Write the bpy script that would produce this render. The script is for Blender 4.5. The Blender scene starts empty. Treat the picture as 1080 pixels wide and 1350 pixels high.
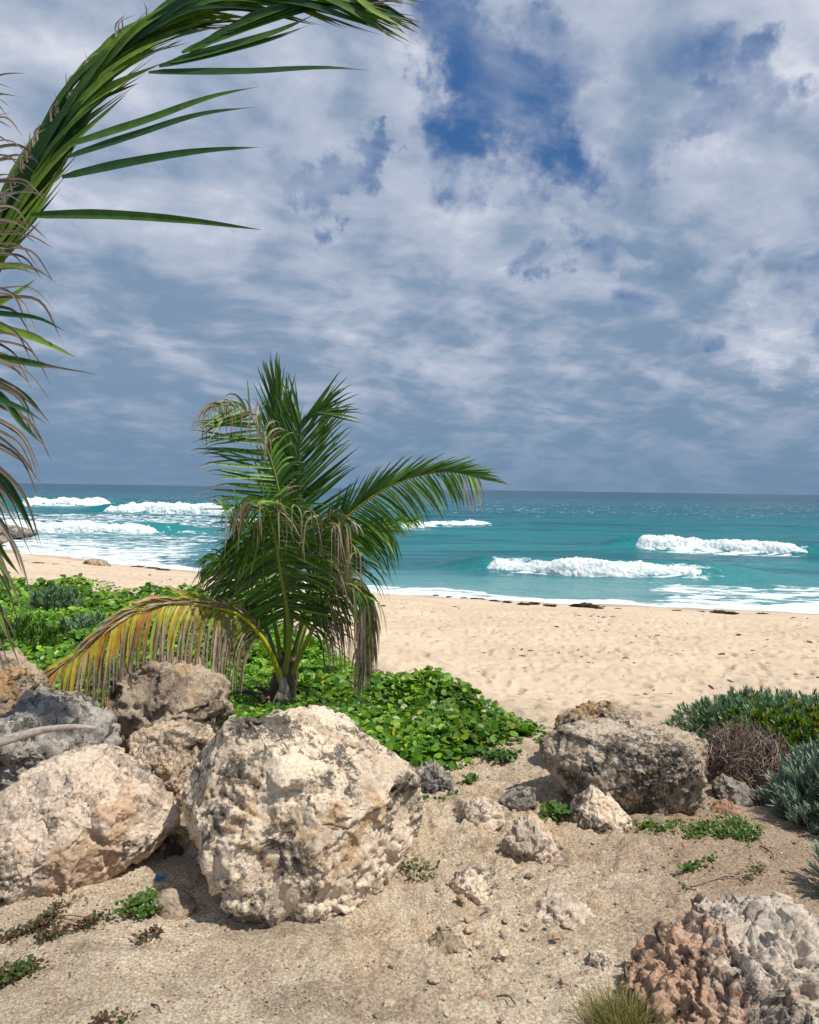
import bpy, bmesh, math, random
import numpy as np
from mathutils import Matrix, Vector
R = math.radians
SC = bpy.context.scene
COL = SC.collection
rng = np.random.default_rng(7)
random.seed(7)

# ------------------------------------------------------------------ camera
CAMZ = 1.8; FPX = 1050.0
PITCH = math.atan((675 - 644.5) / FPX); ROLL = R(0.85)
cd = bpy.data.cameras.new('camera'); cam = bpy.data.objects.new('camera', cd); COL.objects.link(cam)
cd.lens = 36 * FPX / 1350; cd.sensor_width = 36; cd.clip_start = 0.05; cd.clip_end = 60000
RM = Matrix.Rotation(R(90) - PITCH, 4, 'X') @ Matrix.Rotation(ROLL, 4, 'Z')
cam.matrix_world = Matrix.Translation((0, 0, CAMZ)) @ RM
SC.camera = cam
CR = np.array(RM.to_3x3())

def ray(px, py):
    return CR @ np.array([(px - 540) / FPX, (675 - py) / FPX, -1.0])
def P_d(px, py, d):                      # the point at world y = d seen at a pixel
    r = ray(px, py); return np.array([0, 0, CAMZ]) + r * (d / r[1])
def P_z(px, py, z):
    r = ray(px, py); return np.array([0, 0, CAMZ]) + r * ((z - CAMZ) / r[2])

# ------------------------------------------------------------------ light
SUN_V = Vector((0.60, -0.34, 1.12)).normalized()      # towards the sun
sd = bpy.data.lights.new('sun', 'SUN'); so = bpy.data.objects.new('sun', sd); COL.objects.link(so)
sd.energy = 4.75; sd.angle = R(0.6); sd.color = (1.0, 0.955, 0.87)
so.rotation_euler = SUN_V.to_track_quat('Z', 'Y').to_euler()
SC.view_settings.view_transform = 'Standard'; SC.view_settings.look = 'None'
SC.view_settings.gamma = 1; SC.view_settings.exposure = 0

# ------------------------------------------------------------------ node helper
class NT:
    def __init__(s, tree):
        s.t = tree; s.n = tree.nodes; s.l = tree.links
    def new(s, typ, ins=None, **kw):
        n = s.n.new(typ)
        for k, v in kw.items(): setattr(n, k, v)
        for k, v in (ins or {}).items(): s.put(n.inputs[k], v)
        return n
    def put(s, sock, v):
        if isinstance(v, bpy.types.NodeSocket): s.l.new(v, sock)
        elif isinstance(v, bpy.types.Node): s.l.new(v.outputs[0], sock)
        else:
            if isinstance(v, (tuple, list)) and len(v) == 3 and sock.type == 'RGBA': v = (*v, 1)
            sock.default_value = v
    def math(s, op, a, b=0.0, c=0.0, clamp=False):
        n = s.n.new('ShaderNodeMath'); n.operation = op; n.use_clamp = clamp
        s.put(n.inputs[0], a); s.put(n.inputs[1], b); s.put(n.inputs[2], c); return n.outputs[0]
    def vmath(s, op, a, b=(0, 0, 0), scale=None):
        n = s.n.new('ShaderNodeVectorMath'); n.operation = op
        s.put(n.inputs[0], a); s.put(n.inputs[1], b)
        if scale is not None: s.put(n.inputs['Scale'], scale)
        return n.outputs['Value'] if op in ('DOT_PRODUCT', 'LENGTH', 'DISTANCE') else n.outputs[0]
    def noise(s, vec, scale, detail=6, rough=0.55, dist=0.0, lac=2.0):
        n = s.n.new('ShaderNodeTexNoise'); s.put(n.inputs['Vector'], vec)
        n.inputs['Scale'].default_value = scale; n.inputs['Detail'].default_value = detail
        n.inputs['Roughness'].default_value = rough; n.inputs['Distortion'].default_value = dist
        n.inputs['Lacunarity'].default_value = lac
        return n.outputs['Fac']
    def vor(s, vec, scale, feature='F1', rand=1.0):
        n = s.n.new('ShaderNodeTexVoronoi'); n.feature = feature; s.put(n.inputs['Vector'], vec)
        n.inputs['Scale'].default_value = scale; n.inputs['Randomness'].default_value = rand
        return n.outputs['Distance']
    def step(s, v, a, b):                 # smoothstep a..b -> 0..1
        n = s.n.new('ShaderNodeMapRange'); n.interpolation_type = 'SMOOTHSTEP'
        s.put(n.inputs['Value'], v); s.put(n.inputs['From Min'], a); s.put(n.inputs['From Max'], b)
        return n.outputs[0]
    def lin(s, v, a, b, c=0.0, d=1.0):
        n = s.n.new('ShaderNodeMapRange'); s.put(n.inputs['Value'], v)
        s.put(n.inputs['From Min'], a); s.put(n.inputs['From Max'], b)
        s.put(n.inputs['To Min'], c); s.put(n.inputs['To Max'], d); return n.outputs[0]
    def mix(s, f, a, b, mode='MIX'):
        n = s.n.new('ShaderNodeMix'); n.data_type = 'RGBA'; n.blend_type = mode
        s.put(n.inputs[0], f); s.put(n.inputs[6], a); s.put(n.inputs[7], b); return n.outputs[2]
    def mapping(s, vec, scale=(1, 1, 1), loc=(0, 0, 0), rot=(0, 0, 0)):
        n = s.n.new('ShaderNodeMapping'); s.put(n.inputs[0], vec)
        n.inputs['Scale'].default_value = scale; n.inputs['Location'].default_value = loc
        n.inputs['Rotation'].default_value = rot; return n.outputs[0]
    def bump(s, h, dist, strength=1.0, normal=None):
        n = s.n.new('ShaderNodeBump'); s.put(n.inputs['Height'], h)
        n.inputs['Distance'].default_value = dist; n.inputs['Strength'].default_value = strength
        if normal is not None: s.put(n.inputs['Normal'], normal)
        return n.outputs[0]

# ------------------------------------------------------------------ sky
W = bpy.data.worlds.new('World'); SC.world = W; W.use_nodes = True
t = NT(W.node_tree); t.n.clear()
sky = t.new('ShaderNodeTexSky', sky_type='NISHITA', sun_disc=False)
sky.sun_elevation = math.asin(SUN_V.z); sky.sun_rotation = math.atan2(SUN_V.x, SUN_V.y)
sky.air_density = 1.3; sky.dust_density = 0.3; sky.ozone_density = 3.0
bg_sky = t.new('ShaderNodeBackground', {'Color': t.mix(0.92, sky.outputs[0], (0.20, 1.02, 2.9), 'MIX'), 'Strength': 0.11})
dirv = t.new('ShaderNodeTexCoord').outputs['Generated']
sep = t.new('ShaderNodeSeparateXYZ', {0: dirv})
dz = t.math('MAXIMUM', sep.outputs[2], 0.0)
inv = t.math('DIVIDE', 1.0, t.math('ADD', dz, 0.24))
pv = t.vmath('SCALE', dirv, scale=inv)
pv = t.new('ShaderNodeCombineXYZ', {0: t.new('ShaderNodeSeparateXYZ', {0: pv}).outputs[0],
        1: t.new('ShaderNodeSeparateXYZ', {0: pv}).outputs[1], 2: 0.37}).outputs[0]
warp = t.new('ShaderNodeTexNoise'); t.put(warp.inputs['Vector'], pv); warp.inputs['Scale'].default_value = 1.3; warp.inputs['Detail'].default_value = 3
pw = t.vmath('ADD', pv, t.vmath('SCALE', t.vmath('SUBTRACT', warp.outputs['Color'], (0.5, 0.5, 0.5)), scale=0.35))
pw = t.mapping(pw, scale=(1.0, 1.0, 1), rot=(0, 0, R(-18)))
n_big = t.noise(pw, 0.9, 4, 0.5)
n_a = t.noise(pw, 2.6, 9, 0.55)
n_b = t.noise(t.vmath('ADD', pw, (0.06, -0.09, 0.0)), 2.6, 9, 0.55)
nf1 = t.noise(pw, 6.0, 7, 0.56)
nf2 = t.noise(t.vmath('ADD', pw, (0.028, -0.024, 0.0)), 6.0, 7, 0.56)
cloud_shading = t.math('ADD', t.math('MULTIPLY', t.math('SUBTRACT', n_a, n_b), 2.0),
                t.math('MULTIPLY', t.math('SUBTRACT', nf1, nf2), 0.9))  # offset noise difference puts sunlit and shaded cloud sides into the colour
hw1 = t.vmath('SUBTRACT', t.new('ShaderNodeTexNoise', {'Vector': dirv, 'Scale': 6.0, 'Detail': 7.0, 'Roughness': 0.6}).outputs['Color'], (0.5, 0.5, 0.5))
dirh = t.vmath('NORMALIZE', t.vmath('ADD', dirv, t.vmath('SCALE', hw1, scale=0.42)))
def blob(px, py, r0, r1):
    v = ray(px, py); v = v / np.linalg.norm(v)
    dt = t.vmath('DOT_PRODUCT', dirh, tuple(float(x) for x in v))
    return t.step(dt, math.cos(R(r1)), math.cos(R(r0)))
def acc(lst):
    o = lst[0]
    for x in lst[1:]: o = t.math('MAXIMUM', o, x)
    return o
holes = acc([blob(655, 135, 0.5, 8), blob(610, 50, 0.5, 6), t.math('MULTIPLY', blob(730, 110, .5, 6), .8), t.math('MULTIPLY', blob(850, 110, 0, 6), 0.56),
             t.math('MULTIPLY', blob(460, 235, 0, 2.3), 0.8), t.math('MULTIPLY', blob(740, 318, 0, 3.0), 0.74), t.math('MULTIPLY', blob(970, 115, 0, 3), 0.6),
             t.math('MULTIPLY', blob(870, 415, 0, 4), 0.5), t.math('MULTIPLY', blob(1065, 395, 0, 4), 0.6)])
hole_n = t.math('ADD', holes, t.math('MULTIPLY', t.math('SUBTRACT', n_a, 0.5), 2.2))
hole_n = t.math('ADD', hole_n, t.math('MULTIPLY', t.math('SUBTRACT', nf1, 0.5), 1.6))
clear = t.math('MULTIPLY', t.step(hole_n, 0.22, 1.25), 0.97)
# cloud brightness: patches of thin bright cloud and thick grey-blue base, plus painted sun shading
bri = t.math('ADD', t.math('MULTIPLY', n_big, 0.9), t.math('MULTIPLY', n_a, 0.9))
bri = t.math('ADD', bri, cloud_shading)
br_gain = acc([t.math('MULTIPLY', blob(1000, 60, 2, 16), 0.24), t.math('MULTIPLY', blob(560, 270, 1, 14), 0.18), t.math('MULTIPLY', blob(1040, 430, .3, 3), 0.4),
               t.math('MULTIPLY', blob(120, 150, 2, 18), 0.14), t.math('MULTIPLY', blob(540, 100, 0, 5), 0.22), t.math('MULTIPLY', blob(790, 345, 0, 2.2), .36)])
br_loss = acc([t.math('MULTIPLY', blob(930, 240, 1, 9), 0.17), t.math('MULTIPLY', blob(60, 560, 3, 16), 0.12), t.math('MULTIPLY', blob(760, 500, 3, 12), 0.08)])
bri = t.math('ADD', bri, t.math('SUBTRACT', br_gain, br_loss))
f1 = t.step(bri, 0.50, 1.45)
cl = t.mix(f1, (0.205, 0.30, 0.44), (0.50, 0.55, 0.675))
cl = t.mix(t.step(bri, 1.25, 1.7), cl, (0.72, 0.74, 0.82))
haz = t.math('SUBTRACT', 1.0, t.step(sep.outputs[2], 0.0, 0.16))
cl = t.mix(t.math('MULTIPLY', haz, 0.85), cl, (0.155, 0.262, 0.40))
bg_c = t.new('ShaderNodeBackground', {'Color': cl, 'Strength': 1.0})
ms = t.new('ShaderNodeMixShader', {0: clear, 1: bg_c, 2: bg_sky})
t.new('ShaderNodeOutputWorld', {0: ms})
W.cycles.sampling_method = 'MANUAL'; W.cycles.sample_map_resolution = 512

# ------------------------------------------------------------------ numeric noise
def _h(ix, iy, iz, s):
    h = (ix.astype(np.int64) * 374761393 + iy.astype(np.int64) * 668265263 + iz.astype(np.int64) * 2147483647 + s * 1274126177) & 0xffffffff
    h = ((h ^ (h >> 13)) * 1274126177) & 0xffffffff
    h = ((h ^ (h >> 16)) * 2246822519) & 0xffffffff
    return h ^ (h >> 15)
GR = rng.normal(size=(256, 3)); GR /= np.linalg.norm(GR, axis=1)[:, None]
def pn(p, s=0):
    i = np.floor(p).astype(np.int64); f = p - i; u = f * f * f * (f * (f * 6 - 15) + 10)
    out = 0
    for dx in (0, 1):
        for dy in (0, 1):
            for dz_ in (0, 1):
                g = GR[_h(i[:, 0] + dx, i[:, 1] + dy, i[:, 2] + dz_, s) & 255]
                d = g[:, 0] * (f[:, 0] - dx) + g[:, 1] * (f[:, 1] - dy) + g[:, 2] * (f[:, 2] - dz_)
                w = (u[:, 0] if dx else 1 - u[:, 0]) * (u[:, 1] if dy else 1 - u[:, 1]) * (u[:, 2] if dz_ else 1 - u[:, 2])
                out = out + w * d
    return out * 1.5
def fbm(p, o=5, s=0, g=0.5, ridged=False):
    a = 1.0; r = 0; f = 1.0
    for k in range(o):
        n = pn(p * f + 17.3 * k, s + k)
        r = r + a * ((1 - 2 * np.abs(n)) if ridged else n); a *= g; f *= 2.03
    return r
def worley(p, s=0):
    i = np.floor(p).astype(np.int64); best = np.full(len(p), 9.0); b2 = np.full(len(p), 9.0)
    for dx in (-1, 0, 1):
        for dy in (-1, 0, 1):
            for dz_ in (-1, 0, 1):
                c = i + np.array([dx, dy, dz_]); h = _h(c[:, 0], c[:, 1], c[:, 2], s)
                j = np.stack([h & 1023, (h >> 10) & 1023, (h >> 20) & 1023], 1) / 1023.0
                d = ((c + j - p) ** 2).sum(1)
                b2 = np.minimum(b2, np.maximum(best, d)); best = np.minimum(best, d)
    return np.sqrt(best), np.sqrt(b2)
def n2(x, y, sc, o=4, s=0, **k):
    return fbm(np.stack([np.ravel(x) * sc, np.ravel(y) * sc, np.full(np.size(x), 0.3 + s)], 1), o, s, **k).reshape(np.shape(x))
def chips(p, s=0):
    """every cell is a differently tilted facet: fractured stone"""
    i = np.floor(p).astype(np.int64); best = np.full(len(p), 9.0); out = np.zeros(len(p))
    for dx in (-1, 0, 1):
        for dy in (-1, 0, 1):
            for dz_ in (-1, 0, 1):
                c = i + np.array([dx, dy, dz_]); h = _h(c[:, 0], c[:, 1], c[:, 2], s)
                j = np.stack([h & 1023, (h >> 10) & 1023, (h >> 20) & 1023], 1) / 1023.0
                v = p - c - j; d = (v ** 2).sum(1); k = d < best
                g = (v * GR[(h >> 7) & 255]).sum(1) + (((h >> 5) & 255) / 255.0 - .5) * .35
                out = np.where(k, g, out); best = np.where(k, d, best)
    return out
def sstep(a, b, x):
    q = np.clip((x - a) / (b - a), 0, 1); return q * q * (3 - 2 * q)

# ------------------------------------------------------------------ mesh helpers
def mk(name, V, F, mat, parent=None, col=None, smooth=True, attrs=None, loc=None):
    V = np.asarray(V, dtype=np.float32).reshape(-1, 3)
    if loc is not None: V = V - np.asarray(loc, dtype=np.float32)
    Fs = F if isinstance(F, list) else [F]
    Fs = [np.asarray(f, dtype=np.int32) for f in Fs if len(f)]
    me = bpy.data.meshes.new(name)
    me.vertices.add(len(V)); me.vertices.foreach_set('co', V.ravel())
    nl = sum(f.size for f in Fs); me.loops.add(nl)
    me.loops.foreach_set('vertex_index', np.concatenate([f.ravel() for f in Fs]))
    tot = np.concatenate([np.full(len(f), f.shape[1], dtype=np.int32) for f in Fs])
    me.polygons.add(len(tot))
    me.polygons.foreach_set('loop_start', np.concatenate([[0], np.cumsum(tot)[:-1]]).astype(np.int32))
    me.polygons.foreach_set('loop_total', tot)
    me.polygons.foreach_set('use_smooth', np.full(len(tot), smooth, dtype=bool))
    me.update(calc_edges=True)
    if col is not None:
        a = me.attributes.new('Col', 'FLOAT_COLOR', 'POINT')
        c = np.ones((len(V), 4), dtype=np.float32); c[:, :3] = col; a.data.foreach_set('color', c.ravel())
    for k, v in (attrs or {}).items():
        a = me.attributes.new(k, 'FLOAT', 'POINT'); a.data.foreach_set('value', np.asarray(v, dtype=np.float32).ravel())
    me.materials.append(mat)
    o = bpy.data.objects.new(name, me); COL.objects.link(o)
    if loc is not None: o.location = [float(q) for q in loc]
    if parent is not None:
        o.parent = parent
        if loc is None:                     # geometry given in world coordinates: cancel the parents' offset
            w = Vector((0, 0, 0)); p = parent
            while p: w = w + p.location; p = p.parent
            o.location = -w
    return o
def tag(o, label=None, cat=None, group=None, kind=None):
    if label: o['label'] = label
    if cat: o['category'] = cat
    if group: o['group'] = group
    if kind: o['kind'] = kind
    return o
def thing(name, label, cat, loc, group=None):
    o = bpy.data.objects.new(name, None); COL.objects.link(o); o.location = [float(q) for q in loc]
    o.empty_display_size = 0.1
    return tag(o, label, cat, group)
def grid_faces(r, c):
    i = np.arange(r - 1)[:, None] * c + np.arange(c - 1)[None, :]; i = i.ravel()
    return np.stack([i, i + 1, i + c + 1, i + c], 1)
def basis(a, n):
    a = a / np.linalg.norm(a, axis=1)[:, None]
    n = n - a * (a * n).sum(1)[:, None]; n /= np.linalg.norm(n, axis=1)[:, None] + 1e-9
    return np.stack([np.cross(a, n), a, n], 2)
def scatter(TV, TF, pos, B, scale, col):
    N = len(pos); K = len(TV)
    sc_ = np.asarray(scale); sc_ = sc_[:, None, None] if sc_.ndim == 1 else sc_[:, None, :]
    L = TV[None] * sc_
    V = np.einsum('nij,nkj->nki', B, L) + pos[:, None]
    F = (TF[None] + (np.arange(N) * K)[:, None, None]).reshape(-1, TF.shape[1])
    return V.reshape(-1, 3), F, np.repeat(col, K, axis=0)
def ribbons(P, Wv, fold=0.25, col=None):
    """P (N,K,3) centre lines, Wv (N,K,3) half-width vectors; a V-folded blade of three rails."""
    N, K, _ = P.shape
    T = np.gradient(P, axis=1); nn = np.cross(Wv, T)
    nn /= np.linalg.norm(nn, axis=2, keepdims=True) + 1e-9
    w = np.linalg.norm(Wv, axis=2, keepdims=True)
    V = np.stack([P - Wv + nn * w * fold, P, P + Wv + nn * w * fold], 2)       # N,K,3,3
    idx = np.arange(N * K * 3).reshape(N, K, 3)
    a = np.stack([idx[:, :-1, 0], idx[:, :-1, 1], idx[:, 1:, 1], idx[:, 1:, 0]], -1)
    b = np.stack([idx[:, :-1, 1], idx[:, :-1, 2], idx[:, 1:, 2], idx[:, 1:, 1]], -1)
    F = np.concatenate([a.reshape(-1, 4), b.reshape(-1, 4)])
    C = None if col is None else np.repeat(col[:, :, None, :], 3, axis=2).reshape(-1, 3)
    return V.reshape(-1, 3), F, C
def spline(pts, n):
    pts = np.asarray(pts, float); m = len(pts)
    tt = np.concatenate([[0], np.cumsum(np.linalg.norm(np.diff(pts, axis=0), axis=1))]); tt /= tt[-1]
    # Catmull-Rom (Hermite) through the points
    mv = np.gradient(pts, tt, axis=0); q = np.linspace(0, 1, n)
    k = np.clip(np.searchsorted(tt, q, side='right') - 1, 0, m - 2); h = (tt[k + 1] - tt[k])[:, None]
    s = ((q - tt[k]) / h[:, 0])[:, None]
    return ((2 * s**3 - 3 * s**2 + 1) * pts[k] + (s**3 - 2 * s**2 + s) * h * mv[k] + (-2 * s**3 + 3 * s**2) * pts[k + 1] + (s**3 - s**2) * h * mv[k + 1])
def tube(pts, rad, seg=8, flat=1.0, jitter=0):
    pts = np.asarray(pts, float); n = len(pts); rad = np.broadcast_to(rad, (n,))
    T = np.gradient(pts, axis=0); T /= np.linalg.norm(T, axis=1)[:, None] + 1e-9
    ref = np.array([0.13, -0.95, 0.2]) if abs(T[:, 1]).mean() < 0.8 else np.array([0, 0, 1.0])
    A = np.cross(T, ref); A /= np.linalg.norm(A, axis=1)[:, None]; B = np.cross(T, A)
    an = np.linspace(0, 2 * np.pi, seg, endpoint=False)
    V = pts[:, None] + rad[:, None, None] * (np.cos(an)[None, :, None] * A[:, None] + flat * np.sin(an)[None, :, None] * B[:, None])
    i = np.arange(n - 1)[:, None] * seg; j = np.arange(seg)[None]; jn = (j + 1) % seg
    F = np.stack([i + j, i + jn, i + seg + jn, i + seg + j], -1).reshape(-1, 4)
    return V.reshape(-1, 3), F
class Acc:                                   # gathers pieces of ONE part
    def __init__(s): s.V = []; s.F = []; s.C = []; s.n = 0
    def add(s, V, F, C=None):
        s.V.append(V); s.F.append(np.asarray(F) + s.n); s.n += len(V)
        if C is not None: s.C.append(np.broadcast_to(C, (len(V), 3)))
    def build(s, name, mat, parent=None, **k):
        fs = {}
        for f in s.F: fs.setdefault(f.shape[1], []).append(f)
        return mk(name, np.concatenate(s.V), [np.concatenate(v) for v in fs.values()], mat, parent,
                  col=np.concatenate(s.C) if s.C else None, **k)

# ------------------------------------------------------------------ materials
def material(name):
    m = bpy.data.materials.new(name); m.use_nodes = True; t = NT(m.node_tree); t.n.clear()
    return m, t
def finish(t, **ins):
    b = t.new('ShaderNodeBsdfPrincipled')
    for k, v in ins.items(): t.put(b.inputs[k.replace('_', ' ')], v)
    t.new('ShaderNodeOutputMaterial', {0: b}); return b
def leaf_mat(name, trans=0.3, rough=0.45, nscale=40, spec=0.4, tint=(1.25, 1.3, 0.5)):
    m, t = material(name)
    c = t.new('ShaderNodeAttribute', attribute_name='Col').outputs['Color']
    pos = t.new('ShaderNodeNewGeometry').outputs['Position']
    v = t.lin(t.noise(pos, nscale, 4, 0.6), 0.3, 0.7, 0.75, 1.25)
    c = t.mix(1.0, c, t.new('ShaderNodeCombineColor', {0: v, 1: v, 2: v}).outputs[0], 'MULTIPLY')
    b = t.new('ShaderNodeBsdfPrincipled', {'Base Color': c, 'Roughness': rough, 'Specular IOR Level': spec})
    tr = t.new('ShaderNodeBsdfTranslucent', {'Color': t.mix(1.0, c, tint, 'MULTIPLY')})
    mx = t.new('ShaderNodeMixShader', {0: trans, 1: b, 2: tr}); t.new('ShaderNodeOutputMaterial', {0: mx}); return m
M_leaf = leaf_mat('vine_leaf', 0.32, 0.38)
M_frond = leaf_mat('palm_leaf', 0.22, 0.42, 25)
M_silver = leaf_mat('silver_leaf', 0.12, 0.6, 40, 0.25, (1, 1, 0.8))
M_dry = leaf_mat('dry_twig', 0.0, 0.8, 60, 0.1)
M_bits = leaf_mat('bits', 0.0, 0.85, 120, 0.2)

def rock_mat(name, light, mid, warm, dark, f_mid=0.5, f_warm=0.35, f_dark=0.5, scale=1.0, pit=1.0, white=0.0, flank=None):
    m, t = material(name)
    tc = t.new('ShaderNodeTexCoord').outputs['Object']
    oi = t.new('ShaderNodeObjectInfo').outputs['Random']
    v = t.vmath('ADD', tc, t.new('ShaderNodeCombineXYZ', {0: t.math('MULTIPLY', oi, 37.0), 1: 3.1, 2: t.math('MULTIPLY', oi, 11.0)}).outputs[0])
    v = t.vmath('SCALE', v, scale=scale)
    big = t.noise(v, 2.6, 6, 0.62, 0.6); md = t.noise(v, 9, 8, 0.68, 0.3); fine = t.noise(v, 55, 8, 0.78)
    w = t.noise(t.vmath('ADD', v, (5, 9, 2)), 3.0, 6, 0.6, 0.8)
    c = t.mix(t.step(t.math('ADD', t.math('MULTIPLY', big, .6), t.math('MULTIPLY', md, .4)), 0.60 - f_mid * .22, 0.68 - f_mid * .22), light, mid)
    c = t.mix(t.math('MULTIPLY', t.step(w, 0.64 - f_warm * .25, 0.74 - f_warm * .25), 0.85), c, warm)
    if flank:                                # rusty stain covering the stone's left flank
        fx = t.math('ADD', t.new('ShaderNodeSeparateXYZ', {0: tc}).outputs[0], t.math('MULTIPLY', t.math('SUBTRACT', t.noise(v, 6, 8, .75, .5), .5), .8))
        c = t.mix(t.math('MULTIPLY', t.step(fx, flank + .13, flank - .09), .85), c, (0.58, 0.35, 0.22))
    # black crusts: broad islands broken up by fine noise, plus thin veins
    isl = t.noise(t.vmath('ADD', v, (1, 4, 8)), 3.6, 5, 0.6, 0.7)
    crust = t.math('ADD', t.math('MULTIPLY', isl, 0.50), t.math('MULTIPLY', t.noise(v, 20, 9, 0.8, 0.6), 0.50))
    c = t.mix(t.math('MULTIPLY', t.step(crust, 0.60 - f_dark * .15, 0.65 - f_dark * .15), 0.85), c, dark)
    vein = t.math('ABSOLUTE', t.math('SUBTRACT', t.noise(t.vmath('ADD', v, (7, 1, 3)), 3.4, 9, 0.66, 1.2), 0.5))
    vm = t.math('MULTIPLY', t.math('SUBTRACT', 1.0, t.step(vein, 0.003, 0.014)), t.step(isl, 0.40, 0.52))
    c = t.mix(t.math('MULTIPLY', vm, 0.75), c, dark)
    if white: c = t.mix(t.math('MULTIPLY', t.step(t.noise(v, 30, 7, 0.75, .5), 0.55, 0.62), white), c, (0.5, 0.49, 0.46))
    g = t.lin(fine, 0.3, 0.7, 0.62, 1.38)
    c = t.mix(1.0, c, t.new('ShaderNodeCombineColor', {0: g, 1: g, 2: g}).outputs[0], 'MULTIPLY')
    h = t.math('ADD', t.math('MULTIPLY', md, 0.5), t.math('MULTIPLY', t.noise(v, 38, 10, 0.72), 0.6))
    b1 = t.bump(h, 0.02 * pit, 0.9)
    pits = t.step(t.vor(t.vmath('ADD', v, t.vmath('SCALE', t.new('ShaderNodeTexNoise', {'Vector': v, 'Scale': 20.0}).outputs['Color'], scale=0.05)), 34), 0.05, 0.4)
    b2 = t.bump(pits, 0.006 * pit, 0.7, b1)
    b3 = t.bump(t.noise(v, 170, 6, 0.7), 0.003, 0.8, b2)
    finish(t, Base_Color=c, Roughness=0.93, Specular_IOR_Level=0.15, Normal=b3); return m
M_cream = rock_mat('limestone_cream', (0.76, 0.62, 0.47), (0.58, 0.465, 0.345), (0.52, 0.35, 0.20), (0.055, 0.05, 0.045), .36, .38, .70)
M_pink = rock_mat('limestone_pink', (0.68, 0.545, 0.425), (0.46, 0.37, 0.29), (0.56, 0.38, 0.25), (0.085, 0.075, 0.065), .6, .45, .42)
M_dark = rock_mat('limestone_dark', (0.38, 0.335, 0.29), (0.23, 0.20, 0.175), (0.26, 0.19, 0.11), (0.03, 0.028, 0.025), .6, .35, .75, white=.5)
M_slab = rock_mat('limestone_slab', (0.52, 0.42, 0.32), (0.31, 0.245, 0.18), (0.36, 0.25, 0.14), (0.045, 0.04, 0.035), .5, .35, .62, white=.6)
M_brown = rock_mat('limestone_brown', (0.43, 0.34, 0.25), (0.26, 0.2, 0.15), (0.40, 0.25, 0.12), (0.04, 0.033, 0.027), .55, .5, .6)
M_tan = rock_mat('limestone_tan', (0.58, 0.46, 0.34), (0.38, 0.29, 0.2), (0.46, 0.30, 0.16), (0.06, 0.05, 0.04), .5, .5, .45)
M_grey = rock_mat('limestone_grey', (0.42, 0.38, 0.33), (0.21, 0.19, 0.17), (0.36, 0.27, 0.18), (0.04, 0.037, 0.034), .5, .35, .75, white=.35)
M_karst = rock_mat('karst_grey', (0.70, 0.595, 0.49), (0.50, 0.41, 0.335), (0.42, 0.26, 0.19), (0.06, 0.052, 0.048), .5, .25, .5, 1.3, 1.2, white=.3, flank=-.25)
M_red = rock_mat('stone_red', (0.46, 0.26, 0.17), (0.33, 0.19, 0.13), (0.5, 0.32, 0.2), (0.08, 0.05, 0.04), .5, .4, .3)

# ------------------------------------------------------------------ terrain
SEA = -2.2
BX = [-60, -20, -12, -8, -5.5, -3.4, -2.2, -1.25, -0.2, 0.62, 1.15, 3, 8, 60]
BY = [18, 16, 14.5, 13.5, 13.0, 11.8, 10.6, 9.0, 7.3, 6.2, 5.7, 5.5, 5.5, 6]
SX = [-120, -60, -23, -16.4, -10, -1.1, 6, 13.4, 30, 120]
SY = [95, 68, 45.5, 41.0, 36.2, 30.0, 27.6, 26.0, 24, 20]
def H0(x, y):
    x = np.asarray(x, float); y = np.asarray(y, float)
    yb = np.interp(x, BX, BY); ys = np.interp(x, SX, SY)
    q = (y - yb) / (ys - yb)
    q = np.where(q < 0.0, 0.0, q); e = 0.06
    q = np.sqrt(q * q + e * e) - e
    z = SEA * q * 1.03
    return np.where(q > 1, z - (q - 1) * 1.5, z)
def Hp(x, y): return float(H0(x, y))
def P_g(px, py, dz=0.0):                       # point of the ground seen at a pixel
    r = ray(px, py); o = np.array([0, 0, CAMZ]); k = 1.0
    lo, hi = 0.3, 400.0
    for s in np.geomspace(0.5, 300, 500):
        p = o + r * s
        if p[2] < Hp(p[0], p[1]) + dz: hi = s; break
        lo = s
    for _ in range(30):
        m = (lo + hi) / 2; p = o + r * m
        if p[2] < Hp(p[0], p[1]) + dz: hi = m
        else: lo = m
    return o + r * hi

def vegmask(x, y):                             # where the green ground cover grows
    e = n2(x, y, 1.3, 3, 5) * 0.35
    yb = np.interp(x, BX, BY) + 0.05
    front = np.interp(x, [-60, -6, -3, -2.0, -1.0, -0.1, 0.25, 0.65, 1.1, 1.3], [3.5, 4.2, 4.9, 5.3, 5.2, 4.75, 5.0, 5.4, 5.75, 6.3])
    m = sstep(-0.15, 0.25, yb - y + e * .6) * sstep(-0.1, 0.25, y - front + e * .5) * sstep(1.45, 1.10, x + e * .3)
    return m
na = 1020
r_ = np.concatenate([np.geomspace(3.4, 10.5, 1000), np.geomspace(10.53, 95, 360)]); nr = len(r_); a_ = np.linspace(R(-47), R(45), na)
gy = (r_[:, None] - 3.0) * np.ones(na)[None]; gx = r_[:, None] * np.tan(a_)[None]
z = H0(gx, gy)
yb = np.interp(gx, BX, BY); ys = np.interp(gx, SX, SY)
beach = sstep(-0.3, 1.6, gy - yb)
soil = 1 - beach
near = sstep(9, 4, gy)
rough_area = np.exp(-(((gx - 0.55) / 1.0) ** 2 + ((gy - 4.2) / 1.15) ** 2)); rough_area = np.maximum(rough_area, .8 * np.exp(-(((gx - .1) / .45) ** 2 + ((gy - 3.1) / .45) ** 2)))
det = 0.035 * n2(gx, gy, 1.1, 4, 1)
det = det + near * 0.009 * n2(gx, gy, 8, 6, 2, g=.6) * (1 + 1.5 * rough_area) + near * .0035 * n2(gx, gy, 55, 3, 12) * (1 + 2 * rough_area)
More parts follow.
